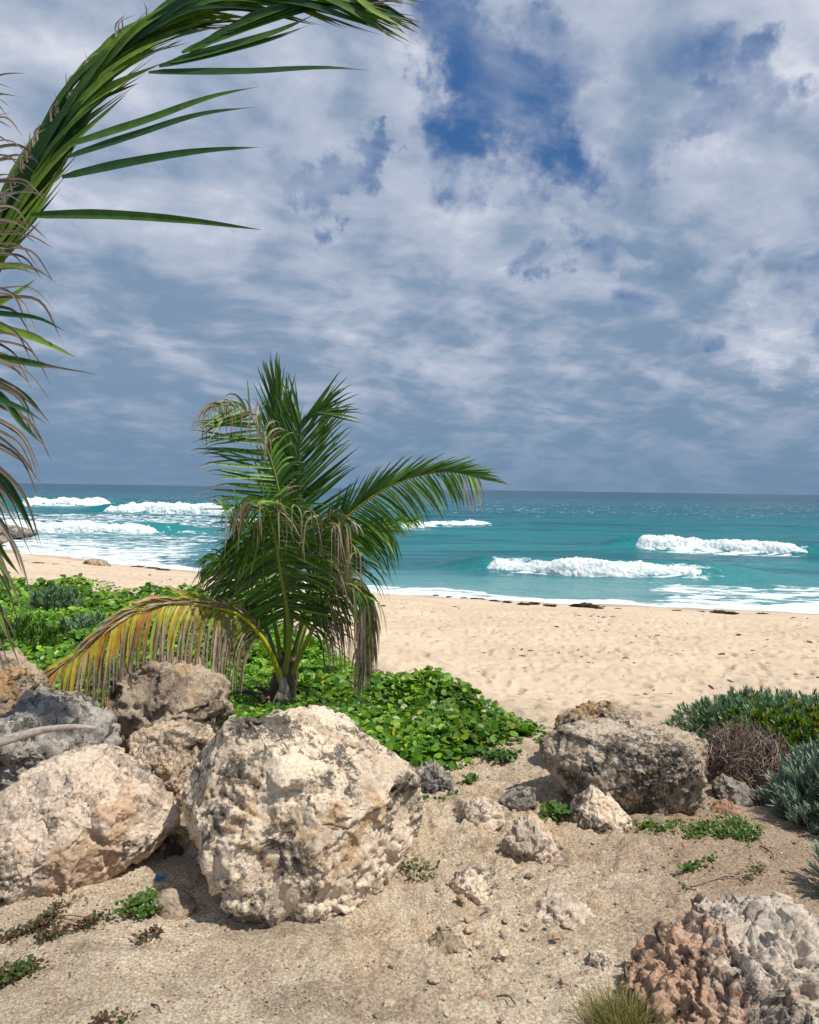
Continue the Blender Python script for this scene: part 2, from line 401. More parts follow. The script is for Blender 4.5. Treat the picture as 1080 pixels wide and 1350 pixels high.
wl1, wl2 = worley(np.stack([gx.ravel() * 9, gy.ravel() * 9, np.zeros(gx.size)], 1) + .5 * pn(np.stack([gx.ravel() * 14, gy.ravel() * 14, np.zeros(gx.size)], 1), 9)[:, None], 33)
clodm = sstep(.05, .45, n2(gx, gy, 2.2, 3, 14)) * rough_area * near
det = det + clodm * 0.03 * np.sqrt(np.maximum(0, 1 - (wl1.reshape(gx.shape) / .62) ** 2))
det = det + rough_area * (0.045 * np.maximum(0, n2(gx, gy, 3.5, 6, 3, g=.6)) + 0.03 * np.maximum(0, n2(gx, gy, 11, 4, 8)))
ft = np.stack([gx.ravel() * 3.4, gy.ravel() * 3.4, np.zeros(gx.size)], 1); ft[:, :2] += 0.25 * np.stack([pn(ft * 1.7, 3), pn(ft * 1.7, 4)], 1)
w1, w2 = worley(ft, 11); w1 = w1.reshape(gx.shape)
ft2 = ft * 1.9 + 7; v1, _ = worley(ft2, 12); v1 = v1.reshape(gx.shape)
shore = sstep(0.55, 0.9, (gy - yb) / (ys - yb))
bz = -0.10 * np.exp(-(w1 / 0.27) ** 2) + 0.03 * np.exp(-((w1 - .38) / 0.10) ** 2) - 0.045 * np.exp(-(v1 / 0.27) ** 2) + 0.05 * n2(gx, gy, 0.7, 4, 6) + 0.012 * n2(gx, gy, 5, 3, 7)
z = z + soil * det + beach * bz * (1 - shore) + beach * shore * (0.09 * n2(gx, gy, .22, 4, 9))
m, t = material('sand_and_soil')
pos = t.new('ShaderNodeNewGeometry').outputs['Position']
bm_ = t.new('ShaderNodeAttribute', attribute_name='beach').outputs['Fac']
rg = t.new('ShaderNodeAttribute', attribute_name='rough').outputs['Fac']
wet = t.new('ShaderNodeAttribute', attribute_name='wet').outputs['Fac']
sx_ = t.new('ShaderNodeSeparateXYZ', {0: pos})
s1 = t.noise(pos, 1.3, 6, 0.6, 0.4); s2 = t.noise(pos, 7, 7, 0.65, 0.3); s3 = t.noise(pos, 90, 6, 0.75)
cs = t.mix(t.step(s1, 0.35, 0.65), (0.55, 0.455, 0.34), (0.43, 0.345, 0.25))
cs = t.mix(t.math('MULTIPLY', t.step(s2, 0.47, 0.62), 0.6), cs, (0.33, 0.25, 0.175))
# damp dark bands and orange clay
cs = t.mix(t.math('MULTIPLY', t.step(t.noise(t.mapping(pos, (0.6, 1.6, 1), (2.2, 1.0, 0)), 1.5, 5, 0.6, .5), 0.53, 0.66), 0.55), cs, (0.20, 0.145, 0.105))
cs = t.mix(t.math('MULTIPLY', t.math('MULTIPLY', rg, t.step(t.noise(t.vmath('ADD', pos, (4, 4, 4)), 4.5, 6, .65, .5), 0.42, 0.62)), 0.6), cs, (0.50, 0.355, 0.22))
cs = t.mix(t.math('MULTIPLY', t.step(t.math('ADD', sx_.outputs[0], t.math('MULTIPLY', s1, .8)), 1.0, 1.9), 0.65), cs, (0.29, 0.20, 0.14))
cb = t.mix(t.step(t.noise(pos, 0.5, 5, 0.6), 0.35, 0.65), (0.655, 0.52, 0.38), (0.575, 0.45, 0.325))
cb = t.mix(t.math('MULTIPLY', t.step(t.noise(t.mapping(pos, (1, 1.0, 1)), 5.5, 8, 0.8, .6), 0.565, 0.61), 0.5), cb, (0.33, 0.22, 0.14))
cb = t.mix(t.math('MULTIPLY', wet, 0.75), cb, (0.38, 0.30, 0.22))
c = t.mix(bm_, cs, cb)
gr = t.lin(s3, 0.36, 0.64, 0.42, 1.5); gr2 = t.lin(s3, 0.28, 0.72, 0.88, 1.12)
gg = t.lin(bm_, 0, 1, gr, gr2)
c = t.mix(1.0, c, t.new('ShaderNodeCombineColor', {0: gg, 1: gg, 2: gg}).outputs[0], 'MULTIPLY')
h1 = t.bump(t.math('ADD', t.math('MULTIPLY', t.noise(pos, 42, 6, 0.7), .7), t.math('MULTIPLY', s2, .5)), 0.02, 0.75)
h2 = t.bump(s3, 0.006, 0.8, h1)
finish(t, Base_Color=c, Roughness=0.95, Specular_IOR_Level=0.12, Normal=h2)
M_ground = m
wetv = sstep(0.945, 0.99, (gy - yb) / (ys - yb))
g = mk('ground', np.stack([gx, gy, z], -1), grid_faces(nr, na), M_ground, attrs={'beach': beach, 'rough': rough_area, 'wet': wetv})
tag(g, kind='structure')

# ------------------------------------------------------------------ sea
WAVES = [  # name part: left px, right px, base py left, base py right, crest height, label
    (28, 146, 668, 667, 1.75, 'white breaker far out at the left, ending beside the gap in the surf'),
    (140, 305, 675, 678, 1.55, 'long white breaker running behind the young palm from its left side'),
    (-60, 214, 700, 702, 1.0, 'nearest left breaker, white foam tapering into a green unbroken swell'),
    (528, 648, 696, 692, 0.75, 'small white breaker seen just under the arching palm frond'),
    (836, 1068, 724, 732, 1.05, 'thick white breaker at the far right, the upper of two there'),
    (640, 945, 752, 763, 0.85, 'long white breaker nearest the beach, right of the young palm'),
]
wl = []
for (x0, x1, y0, y1, h, lab) in WAVES:
    wl.append((P_z(x0, y0, SEA), P_z(x1, y1, SEA), h))
na, nr = 760, 820
r_ = np.concatenate([np.geomspace(18, 220, 620), np.geomspace(224, 30000, 200)]); nr = len(r_)
a_ = np.linspace(R(-46), R(46), na)
gy = (r_[:, None]) * np.ones(na)[None]; gx = r_[:, None] * np.tan(a_)[None]
ys = np.interp(gx, SX, SY); off = gy - ys
amp = sstep(1, 30, off)
wz = 0.02 * n2(gx, gy, .8, 3, 21) * sstep(200, 50, gy) + amp * 0.30 * n2(gx * .22, gy, 0.20, 5, 22) * sstep(900, 100, gy)
face = np.zeros_like(gx); ufoam = np.zeros_like(gx)
def wave_coords(A, B, x, y):
    d = B[:2] - A[:2]; L = np.linalg.norm(d); d = d / L; n = np.array([-d[1], d[0]])
    u = ((x - A[0]) * d[0] + (y - A[1]) * d[1]) / L; v = (x - A[0]) * n[0] + (y - A[1]) * n[1]
    return u, v, L, d, n
for k, (A, B, h) in enumerate(wl):
    u, v, L, d, n = wave_coords(A, B, gx, gy)
    v = v + 0.6 * h * n2(gx, gy, 0.12, 2, 30 + k)
    ex = 4.5 * h / L * 1.0
    env = sstep(-0.35, 0.02, u) * sstep(1.45, 0.9, u)
    prof = np.where(v > 1.0 * h, np.exp(-((v - 1.0 * h) / (2.6 * h)) ** 2), np.exp(-((v - 1.0 * h) / (1.0 * h)) ** 2))
    wz = wz + 0.80 * h * env * prof
    face = np.maximum(face, env * np.exp(-((v - 0.1 * h) / (0.9 * h)) ** 2))
    # trailing foam in front of each breaker
    ufoam = np.maximum(ufoam, 0.60 * sstep(-.05, 0.05, u) * sstep(1.15, 0.9, u) * sstep(-5.0 * h, -0.2 * h, v) * sstep(1.2 * h, .3 * h, v))
leftness = sstep(-3, -10, gx + gy * 0.10)
foam = ufoam
foam = np.maximum(foam, leftness * sstep(80, 62, gy) * (0.66 - 0.14 * sstep(5, 16, off)))
foam = np.maximum(foam, leftness * 0.56 * sstep(70, 76, gy) * sstep(125, 100, gy))
foam = np.maximum(foam, 0.66 * sstep(3.2, -0.2, off) * (0.7 + .5 * leftness))
foam = np.maximum(foam, 0.60 * sstep(-.5, 2.5, gx - (gy - 26) * 0.25 - 7.0) * sstep(12.0, 7.0, off))
edge = 0.74 * sstep(2.7, 1.7, off + 1.5 * n2(gx, gy, .16, 5, 41) - .3)
foam = np.maximum(foam, edge)
# small far whitecaps
foam = np.maximum(foam, 0.36 * sstep(60, 150, gy) * sstep(900, 300, gy))
m, t = material('sea_water')
pos = t.new('ShaderNodeNewGeometry').outputs['Position']
A_ = lambda k: t.new('ShaderNodeAttribute', attribute_name=k).outputs['Fac']
offn, foa, fac_ = A_('off'), A_('foam'), A_('face')
ps = t.mapping(pos, (0.35, 1.0, 1.0))
patch = t.noise(t.mapping(pos, (0.3, 1.0, 1)), 0.06, 5, 0.6, 0.6)
lg = t.math('LOGARITHM', t.math('ADD', offn, 2.0), 10.0)
ramp = t.new('ShaderNodeValToRGB', {0: t.lin(t.math('ADD', lg, t.math('MULTIPLY', t.math('SUBTRACT', patch, .5), 0.55)), 0.3, 3.6)})
el = ramp.color_ramp.elements
for p_, c_ in [(0.0, (0.40, 0.42, 0.36)), (0.10, (0.17, 0.33, 0.33)), (0.26, (0.05, 0.215, 0.24)), (0.40, (0.013, 0.17, 0.19)), (0.52, (0.005, 0.13, 0.17)), (0.64, (0.002, 0.075, 0.12)), (0.78, (0.002, 0.04, 0.085)), (1.0, (0.001, 0.025, 0.065))]:
    e = el.new(p_) if p_ not in (0.0, 1.0) else (el[0] if p_ == 0.0 else el[len(el) - 1])
    e.color = (*c_, 1)
wc = ramp.outputs[0]
wc = t.mix(t.math('MULTIPLY', t.step(t.noise(t.mapping(pos, (0.16, 1.0, 1.0)), 0.16, 7, 0.66, .5), 0.45, 0.58), 0.70), wc, (0.008, 0.085, 0.125))
wc = t.mix(t.math('MULTIPLY', t.step(t.noise(t.mapping(pos, (0.25, 1.0, 1.0), (3, 7, 0)), 0.6, 7, 0.7, .5), 0.50, 0.62), 0.35), wc, (0.035, 0.20, 0.22))
wc = t.mix(t.math('MULTIPLY', fac_, 0.40), wc, (0.02, 0.24, 0.235))
nse = t.noise(t.mapping(pos, (0.55, 1.0, 1)), 0.9, 9, 0.68, 1.2)
lace = t.math('SUBTRACT', 1.0, t.step(t.vor(t.vmath('ADD', t.mapping(pos, (0.5, 1, 1)), t.vmath('SCALE', t.new('ShaderNodeTexNoise', {'Vector': pos, 'Scale': 1.2, 'Detail': 5.0}).outputs['Color'], scale=1.4)), 1.1, 'DISTANCE_TO_EDGE'), 0.0, 0.22))
fv = t.math('ADD', foa, t.math('ADD', t.math('MULTIPLY', t.math('SUBTRACT', nse, 0.5), 1.5), t.math('MULTIPLY', lace, 0.13)))
fm = t.step(fv, 0.56, 0.74)
fm = t.math('MULTIPLY', fm, t.step(foa, 0.02, 0.3))
c = t.mix(t.math('MULTIPLY', fm, 0.88), wc, (0.82, 0.86, 0.88))
hh = t.math('ADD', t.math('MULTIPLY', t.noise(t.mapping(pos, (0.45, 1, 1)), 0.9, 6, 0.6, 0.4), 1.0), t.math('MULTIPLY', t.noise(t.mapping(pos, (0.6, 1, 1)), 4, 4, 0.6), 0.25))
nb = t.bump(hh, 0.42, 1.0)
b_ = finish(t, Base_Color=c, Roughness=t.lin(fm, 0, 1, 0.22, 0.9), Specular_IOR_Level=t.lin(fm, 0, 1, 0.08, 0.1), IOR=1.33, Normal=nb)
sea = mk('sea', np.stack([gx, gy, SEA + wz], -1), grid_faces(nr, na), m, attrs={'off': off, 'foam': foam, 'face': face})
tag(sea, kind='structure')

m, t = material('wave_foam')
pos = t.new('ShaderNodeNewGeometry').outputs['Position']
n_ = t.noise(pos, 2.2, 7, 0.7)
c = t.mix(t.step(n_, 0.38, 0.55), (0.60, 0.73, 0.78), (0.90, 0.91, 0.91))  # blue-grey noise patches put shadow tones into the foam colour
finish(t, Base_Color=c, Roughness=0.85, Specular_IOR_Level=0.2, Normal=t.bump(t.noise(pos, 5, 8, 0.75), 0.12, 0.9), Subsurface_Weight=0.0)
M_foam = m
for k, (A, B, h) in enumerate(wl):
    d = B[:2] - A[:2]; L = np.linalg.norm(d); d = d / L; n = np.array([-d[1], d[0]])
    nu, nv = int(np.clip(L * 14, 240, 700)), 44
    u = np.linspace(0, 1, nu)[:, None]; a = np.linspace(0, 1, nv)[None]
    env = (np.clip(np.minimum(u / 0.05, (1 - u) / 0.16), 0, 1) ** 0.5)
    env = env * (0.82 + 0.30 * n2(u * L * .30, u * 0 + k, 1.0, 3, 50 + k))
    ang = a * np.pi                                           # 0 = foot in front, pi = behind the crest
    rr = 0.62 * h
    y_ = -np.cos(ang) * rr * 1.15 * (0.75 + .25 * env) + 0.15 * h
    z_ = np.sin(ang) ** 0.9 * rr * 1.68 * env - 0.06
    X = A[0] + d[0] * u * L + n[0] * y_; Y = A[1] + d[1] * u * L + n[1] * y_; Z = SEA + z_ + 0 * X
    mean = 1.1 * h * n2(u * L * .12, u * 0 + 4 * k, 1.0, 3, 60 + k); X = X + n[0] * mean; Y = Y + n[1] * mean
    p3 = np.stack([X.ravel(), Y.ravel(), Z.ravel()], 1)
    f_ = fbm(p3 * np.array([.8, 1.2, 1.2]) * 1.4 / h, 6, 70 + k, 0.66).reshape(X.shape) * 0.13 * h * (env * 0.8 + 0.2)
    f_ = f_ + fbm(p3 * np.array([6, 3, 3]) / h, 4, 90 + k, 0.75).reshape(X.shape) * 0.055 * h
    w_ = np.sin(ang) * np.ones_like(X)
    Z = Z + f_ * w_; Y = Y - f_ * 0.8 * np.maximum(0, np.cos(ang)); X = X + 0.2 * f_
    Z = np.maximum(Z, SEA - 0.2)
    ctr = np.array([(A[0] + B[0]) / 2, (A[1] + B[1]) / 2, SEA])
    o = mk('breaking_wave', np.stack([X, Y, Z], -1), grid_faces(nu, nv), M_foam, loc=ctr)
    tag(o, WAVES[k][5], 'wave', 'breaking waves rolling towards the beach')

# ------------------------------------------------------------------ rocks
def nz_(v): return v / np.linalg.norm(v)
_ico = {}
def ico(l):
    if l not in _ico:
        b = bmesh.new(); bmesh.ops.create_icosphere(b, subdivisions=l, radius=1)
        V = np.array([v.co[:] for v in b.verts]); b.verts.ensure_lookup_table()
        F = np.array([[v.index for v in f.verts] for f in b.faces]); b.free(); _ico[l] = (V / np.linalg.norm(V, axis=1)[:, None], F)
    return _ico[l]
def normals(V, F):
    fn = np.cross(V[F[:, 1]] - V[F[:, 0]], V[F[:, 2]] - V[F[:, 0]]); N = np.zeros_like(V)
    for k in range(3):
        for c in range(3): N[:, c] += np.bincount(F[:, k], fn[:, c], minlength=len(V))
    return N / (np.linalg.norm(N, axis=1)[:, None] + 1e-12)
def rock(outline, dc, df, db, mat, label, lvl=6, seed=1, n=2.6, cuts=12, cut=0.86, a_low=0.05, a_mid=0.02, a_pit=0.012, a_fine=0.006,
         karst=0.0, planes=(), name='boulder', cat='rock', group=None, lean=0.0, fs=1.0):
    Q = np.array([P_d(px, py, dc) for px, py in outline])[:, [0, 2]]
    x, z_ = Q[:, 0], Q[:, 1]; xs, zs = np.roll(x, -1), np.roll(z_, -1); cr = x * zs - xs * z_; ar = cr.sum() / 2
    c = np.array([((x + xs) * cr).sum(), ((z_ + zs) * cr).sum()]) / (6 * ar)
    q = Q - c; th = np.linspace(-np.pi, np.pi, 361); Rr = np.zeros(361)
    q2 = np.roll(q, -1, 0)
    for i, a in enumerate(th):
        D = np.array([math.cos(a), math.sin(a)]); e = q2 - q
        den = D[0] * e[:, 1] - D[1] * e[:, 0]; den = np.where(np.abs(den) < 1e-9, 1e-9, den)
        tt = (q[:, 0] * e[:, 1] - q[:, 1] * e[:, 0]) / den; ss = (q[:, 0] * D[1] - q[:, 1] * D[0]) / den
        ok = (tt > 0) & (ss >= -1e-6) & (ss <= 1 + 1e-6); Rr[i] = tt[ok].max() if ok.any() else 0.1
    U, F = ico(lvl); r0 = Rr.mean()
    s = np.sqrt(U[:, 0] ** 2 + U[:, 2] ** 2); cc = np.abs(U[:, 1]); k = (s ** n + cc ** n) ** (-1 / n)
    rad = np.interp(np.arctan2(U[:, 2], U[:, 0]), th, Rr)
    rad = rad * (1 - sstep(0.0, .95, cc)) + (0.35 * rad + 0.65 * r0) * sstep(0.0, .95, cc)
    sx = s * k; V = np.stack([U[:, 0] / (s + 1e-9) * rad * sx, np.where(U[:, 1] > 0, db, df) * U[:, 1] * k, U[:, 2] / (s + 1e-9) * rad * sx], 1)
    V[:, 1] += lean * V[:, 2]
    rg_ = np.random.default_rng(seed)
    PL = [np.array(p, float) for p in planes]
    for _ in range(cuts):
        v = rg_.normal(size=3); v[1] -= 0.3
        if abs(v[1]) < 0.5: v[1] = -0.6 if v[1] < 0 else .6
        v /= np.linalg.norm(v); PL.append(np.array([*v, rg_.uniform(cut - .04, cut + .07)]))
    for p in PL:
        nn = p[:3] / np.linalg.norm(p[:3]); dd = V @ nn; lim = dd.max() * p[3]
        over = np.maximum(0, dd - lim); V = V - nn * (over * 0.92)[:, None]
    N = normals(V, F); sc_ = r0
    a = V / sc_ * 1.3 + seed * 3.7
    disp = a_low * sc_ * fbm(a, 3, seed)
    V = V + N * disp[:, None]
    for _ in range(cuts + 6):                       # a second set of broken faces, all round, leaves crisp edges
        v = nz_(rg_.normal(size=3)); dd = V @ v; lim = dd.max() * rg_.uniform(.80, .95)
        V = V - v * (np.maximum(0, dd - lim) * 0.95)[:, None]
    N = normals(V, F)
    wp = 0.4 * np.stack([pn(a * 1.7, 1), pn(a * 1.7, 2), pn(a * 1.7, 3)], 1)
    rough = sstep(-0.25, 0.35, pn(a * 1.1 + 5, seed + 8) + 0.5 * pn(a * 2.7, seed + 9))
    disp = a_mid * 4.2 * sc_ * chips(a * 1.5 + wp * .5, seed + 21) + a_mid * 1.7 * sc_ * chips(a * 4 + wp, seed + 22)
    disp += a_mid * 1.2 * sc_ * fbm(a * 2.6 + wp, 7, seed + 1, .58) * (0.35 + 0.9 * rough)
    disp += a_mid * 0.9 * sc_ * fbm(a * np.array([3, 3, 7]) + wp * 2, 5, seed + 3, .6, ridged=True) * rough
    cr1 = fbm(a * 0.95 + wp, 4, seed + 4, .5); cr2 = fbm(a * 1.5 + wp + 9, 4, seed + 14, .5)
    disp -= a_mid * 1.8 * sc_ * (np.exp(-(cr1 / 0.022) ** 2) * sstep(-.2, .3, pn(a * 1.1, seed + 6)) + .7 * np.exp(-(cr2 / 0.02) ** 2) * sstep(-.1, .3, pn(a * 1.3, seed + 7)))
    p1, _ = worley(V * 19 * fs + seed + wp, seed + 2); hol, _ = worley(a * 1.5 + wp, seed + 12)
    disp -= a_pit * np.exp(-(p1 / 0.30) ** 2) * rough * 1.3
    disp -= a_mid * 1.5 * sc_ * np.exp(-(hol / 0.22) ** 2)
    disp += a_fine * fbm(V * 34 * fs, 5, seed + 6, 0.66) * (.5 + rough)
    if karst:
        g1 = fbm(V * np.array([13, 13, 6.5]) * fs + 1.2 * np.stack([pn(V * 8, 1), pn(V * 8, 2), pn(V * 8, 3)], 1), 5, seed + 7, 0.68, ridged=True)
        p2, p3_ = worley(V * np.array([24, 24, 12]) * fs + 0.5 * pn(V * 20, 4)[:, None], seed + 9)
        disp += karst * (0.75 * g1 - 0.8 * np.exp(-(p2 / 0.36) ** 2))
    V = V + N * disp[:, None]
    o = mk(name, V, F, mat); o.location = (c[0], dc, c[1])
    return tag(o, label, cat, group)

rock([(300,955),(330,945),(375,941),(410,939),(425,943),(455,955),(478,970),(486,981),(512,991),(532,1002),(546,1018),(551,1040),(554,1070),(557,1088),(548,1105),(525,1130),(515,1150),(505,1165),(470,1182),(440,1202),(420,1215),(385,1228),(345,1233),(310,1228),(280,1217),(273,1200),(270,1170),(262,1145),(252,1120),(243,1100),(236,1080),(238,1055),(248,1035),(260,1015),(262,1000),(275,975),(288,960)],
     3.62, 0.40, 0.55, M_cream, 'largest boulder, cream limestone with black crusts, in front of the young palm', lvl=7, seed=11, n=2.7, cuts=9, cut=.9, a_low=.05, a_mid=.022, a_pit=.012,
     planes=[(-0.15, -0.8, 0.55, .80), (0.8, -0.55, -0.1, .84), (-0.85, -0.5, -0.35, .80), (-.25, -0.6, -0.75, .82), (0.35, -0.5, -0.8, .84), (0.3, -0.5, 0.8, .9)])
rock([(-60,1130),(-25,1080),(5,1050),(45,1015),(88,1001),(130,997),(165,995),(187,1000),(201,1015),(207,1045),(215,1066),(229,1083),(226,1105),(205,1132),(182,1150),(165,1168),(140,1184),(110,1192),(62,1204),(30,1208),(0,1206),(-50,1195)],
     3.72, 0.38, 0.5, M_pink, 'smooth pinkish boulder at the left edge, beside the largest boulder', lvl=7, seed=23, n=2.4, cuts=8, cut=.9, a_low=.06, a_mid=.018, a_pit=.008,
     planes=[(-0.3, -0.65, 0.7, .84), (0.75, -0.35, -0.6, .80), (0.0, -0.8, -0.6, .86)])
rock([(-70,985),(-20,965),(15,950),(45,922),(75,925),(105,937),(128,943),(134,965),(144,990),(136,1010),(90,1030),(15,1060),(-60,1070)],
     4.35, 0.4, 0.45, M_grey, 'rugged black and white rock slab behind the pinkish boulder', lvl=6, seed=31, n=2.8, cuts=8, karst=0.026, a_low=.05, a_mid=.03)
rock([(-60,880),(-20,868),(10,873),(27,884),(37,902),(43,925),(32,950),(12,975),(-20,990),(-70,990)],
     4.65, 0.28, 0.4, M_brown, 'blocky speckled brown rock cut by the left edge, under the yellow frond tip', lvl=6, seed=37, n=3, cuts=10, a_mid=.03, karst=.006)
rock([(132,925),(140,905),(160,893),(185,886),(205,874),(225,867),(245,874),(262,887),(284,903),(297,928),(300,948),(290,966),(265,985),(245,1015),(180,1020),(150,1000),(136,965)],
     5.25, 0.35, 0.42, M_brown, 'brown boulder with a dark ledge under the drooping yellow frond', lvl=6, seed=43, n=3, cuts=8, a_mid=.03, a_pit=.018,
     planes=[(-0.55, -0.75, 0.35, .70), (0.5, -0.6, 0.6, .84), (-.3, -.6, -.7, .75)])
rock([(175,968),(188,958),(215,961),(250,957),(282,957),(290,966),(275,990),(262,1015),(250,1040),(240,1070),(230,1080),(212,1068),(203,1040),(186,1000)],
     4.4, 0.26, 0.3, M_tan, 'small tan rock wedged between the brown, pinkish and largest boulders', lvl=6, seed=47, n=2.8, cuts=8, a_mid=.03)
rock([(716,978),(728,966),(750,961),(790,958),(830,961),(880,964),(905,968),(930,974),(937,990),(926,1010),(915,1040),(906,1062),(888,1072),(860,1070),(830,1058),(800,1052),(770,1056),(745,1046),(724,1012),(714,998)],
     4.62, 0.34, 0.26, M_slab, 'big flat-topped dark grey boulder right of centre, at the beach edge', lvl=7, seed=53, n=4.6, cuts=2, cut=.95, a_low=.035, a_mid=.017, karst=.007,
     planes=[(0.10, -0.80, -0.42, .76), (-0.75, -0.6, -0.1, .84), (0.0, 0.02, 1.0, .74), (0.8, -0.45, 0.1, .9)])
rock([(734,958),(742,948),(762,943),(785,941),(810,936),(835,940),(847,948),(846,975),(800,985),(735,980)],
     5.15, 0.18, 0.28, M_brown, 'low crusty ledge rock standing just behind the flat-topped boulder', lvl=6, seed=59, n=2.8, cuts=5, a_mid=.04, karst=.007)
rock([(746,1085),(754,1068),(764,1056),(776,1040),(787,1028),(800,1040),(814,1050),(819,1068),(830,1082),(842,1095),(835,1112),(800,1118),(758,1112)],
     4.3, 0.14, 0.2, M_cream, 'pale pointed rock standing in front of the flat-topped boulder', lvl=6, seed=61, n=2.5, cuts=6, cut=.9, a_mid=.02, name='rock')
rock([(815,1080),(820,1068),(830,1062),(843,1070),(850,1085),(846,1100),(820,1100)], 4.45, 0.07, 0.1, M_grey, 'small grey stone right beside the pale pointed rock', lvl=5, seed=62, name='stone', cat='stone')
rock([(885,1085),(890,1072),(905,1063),(922,1067),(932,1078),(928,1096),(900,1100),(888,1096)], 4.6, 0.09, 0.1, M_pink, 'rounded pale ochre stone under the right end of the flat-topped boulder', lvl=5, seed=63, name='stone', cat='stone')
rock([(942,1045),(944,1030),(958,1024),(972,1030),(992,1044),(1012,1058),(1022,1075),(1015,1090),(945,1085)], 4.7, 0.14, 0.2, M_dark, 'dark wedge-shaped rock in front of the dead twiggy bush', lvl=6, seed=64, name='rock', cuts=8)
rock([(928,1085),(934,1072),(948,1060),(962,1057),(975,1066),(984,1080),(988,1092),(960,1100),(930,1098)], 4.45, 0.09, 0.1, M_red, 'rounded reddish stone in front of the dark wedge-shaped rock', lvl=6, seed=65, name='stone', cat='stone')
rock([(916,1080),(920,1068),(932,1064),(938,1075),(938,1096),(920,1098)], 4.5, 0.07, 0.08, M_dark, 'small dark stone touching the left side of the reddish stone', lvl=5, seed=66, name='stone', cat='stone')
rock([(655,1112),(668,1098),(684,1089),(708,1086),(724,1097),(730,1115),(744,1135),(758,1158),(735,1175),(690,1172),(668,1150),(660,1130)], 3.95, 0.17, 0.2, M_pink, 'pale and ochre outcrop half buried in the middle of the path', lvl=6, seed=67, n=2.3, cuts=8, a_mid=.05, name='outcrop')
rock([(878,1140),(890,1124),(906,1111),(920,1117),(930,1132),(934,1150),(900,1158),(880,1152)], 3.95, 0.08, 0.1, M_red, 'small reddish cone-shaped rock beside the green weeds on the path', lvl=5, seed=68, name='rock', a_mid=.04)
rock([(806,1345),(818,1312),(832,1290),(848,1278),(872,1262),(900,1256),(925,1248),(948,1242),(965,1234),(985,1238),(1003,1240),(1015,1226),(1040,1220),(1062,1232),(1085,1228),(1130,1240),(1200,1310),(1220,1420),(1100,1500),(950,1500),(860,1460),(835,1400)],
     2.78, 0.30, 0.28, M_karst, 'jagged pitted grey limestone rock with a rusty red left flank, filling the bottom right corner', lvl=7, seed=71, n=2.4, cuts=8, cut=.88, a_low=.09, a_mid=.021, karst=0.038, a_fine=.005,
     planes=[(-0.1, -0.6, 0.8, .82), (-.8, -.4, .4, .85)])
rock([(655,1056),(668,1048),(690,1040),(706,1038),(712,1050),(708,1064),(670,1068)], 4.5, 0.07, 0.1, M_dark, 'small dark low stone left of the flat-topped boulder, in its shadow', lvl=5, seed=73, name='stone', cat='stone')
rock([(78,1212),(84,1196),(96,1182),(108,1177),(116,1190),(114,1206),(100,1232),(84,1234)], 3.36, 0.06, 0.08, M_cream, 'small pale angular stone under the front of the pinkish boulder', lvl=5, seed=74, name='stone', cat='stone', cuts=8)
rock([(199,1190),(206,1176),(222,1174),(245,1182),(258,1192),(256,1215),(232,1228),(208,1222)], 3.36, 0.08, 0.1, M_brown, 'smooth rounded stone in the gap left of the largest boulder', lvl=5, seed=75, n=2.1, cuts=2, a_mid=.006, a_pit=0.002, name='stone', cat='stone')
rock([(546,1020),(560,1008),(578,1010),(592,1030),(602,1052),(588,1066),(556,1064),(545,1045)], 4.75, 0.14, 0.2, M_grey, 'low grey ledge poking out of the soil right of the largest boulder', lvl=6, seed=76, a_mid=.05, name='outcrop')
rock([(590,1175),(600,1160),(625,1153),(650,1160),(662,1180),(650,1196),(610,1198)], 3.55, 0.1, 0.14, M_cream, 'flat pale stone sunk in the orange soil near the largest boulder', lvl=5, seed=77, a_mid=.05, name='stone', cat='stone')
rock([(210,1085),(222,1070),(236,1080),(250,1110),(262,1160),(250,1185),(225,1170),(212,1140)], 3.95, 0.2, 0.25, M_brown, 'shaded rock deep in the gap between the two largest boulders', lvl=5, seed=78, name='rock')
rock([(560,1335),(575,1322),(602,1326),(610,1345),(570,1352)], 2.48, 0.03, 0.04, M_pink, 'palm-sized clod of pinkish stone at the bottom edge of the path', lvl=4, seed=79, name='stone', cat='stone') if False else None
rock([(440,1222),(452,1203),(478,1192),(505,1196),(522,1212),(530,1232),(500,1250),(455,1246)], 3.42, .13, .16, M_brown, 'rubbly ochre rock crusted against the right foot of the largest boulder', lvl=5, seed=91, a_mid=.06, n=2.2, name='outcrop')
rock([(690,1208),(706,1194),(735,1186),(766,1192),(790,1206),(800,1225),(740,1236),(695,1228)], 3.38, .10, .16, M_pink, 'flat pale ledge barely rising from the middle of the path', lvl=5, seed=92, a_mid=.035, n=2.2, name='outcrop')
rock([(548,1262),(556,1244),(580,1232),(604,1238),(620,1256),(612,1276),(570,1282)], 3.1, .09, .12, M_brown, 'low ochre rock in the path below the flat pale sunken stone', lvl=5, seed=93, a_mid=.04, n=2.2, name='outcrop')
rock([(592,1072),(608,1060),(640,1056),(664,1063),(676,1080),(640,1100),(598,1096)], 4.25, .12, .16, M_pink, 'low pinkish ledge in the path left of the shaded dark stone', lvl=5, seed=94, a_mid=.035, n=2.2, name='outcrop')
rock([(636,1252),(660,1240),(690,1241),(708,1254),(690,1280),(650,1280)], 3.16, .07, .1, M_pink, 'low pale crust of rock in the middle of the path, near the twig', lvl=5, seed=95, a_mid=.035, n=2.2, name='outcrop')
rock([(765,1275),(778,1262),(800,1262),(812,1276),(800,1290),(772,1290)], 2.98, .06, .08, M_pink, 'small pale stone just left of the rusty flank of the jagged rock', lvl=5, seed=96, a_mid=.05, n=2.4, name='stone', cat='stone')
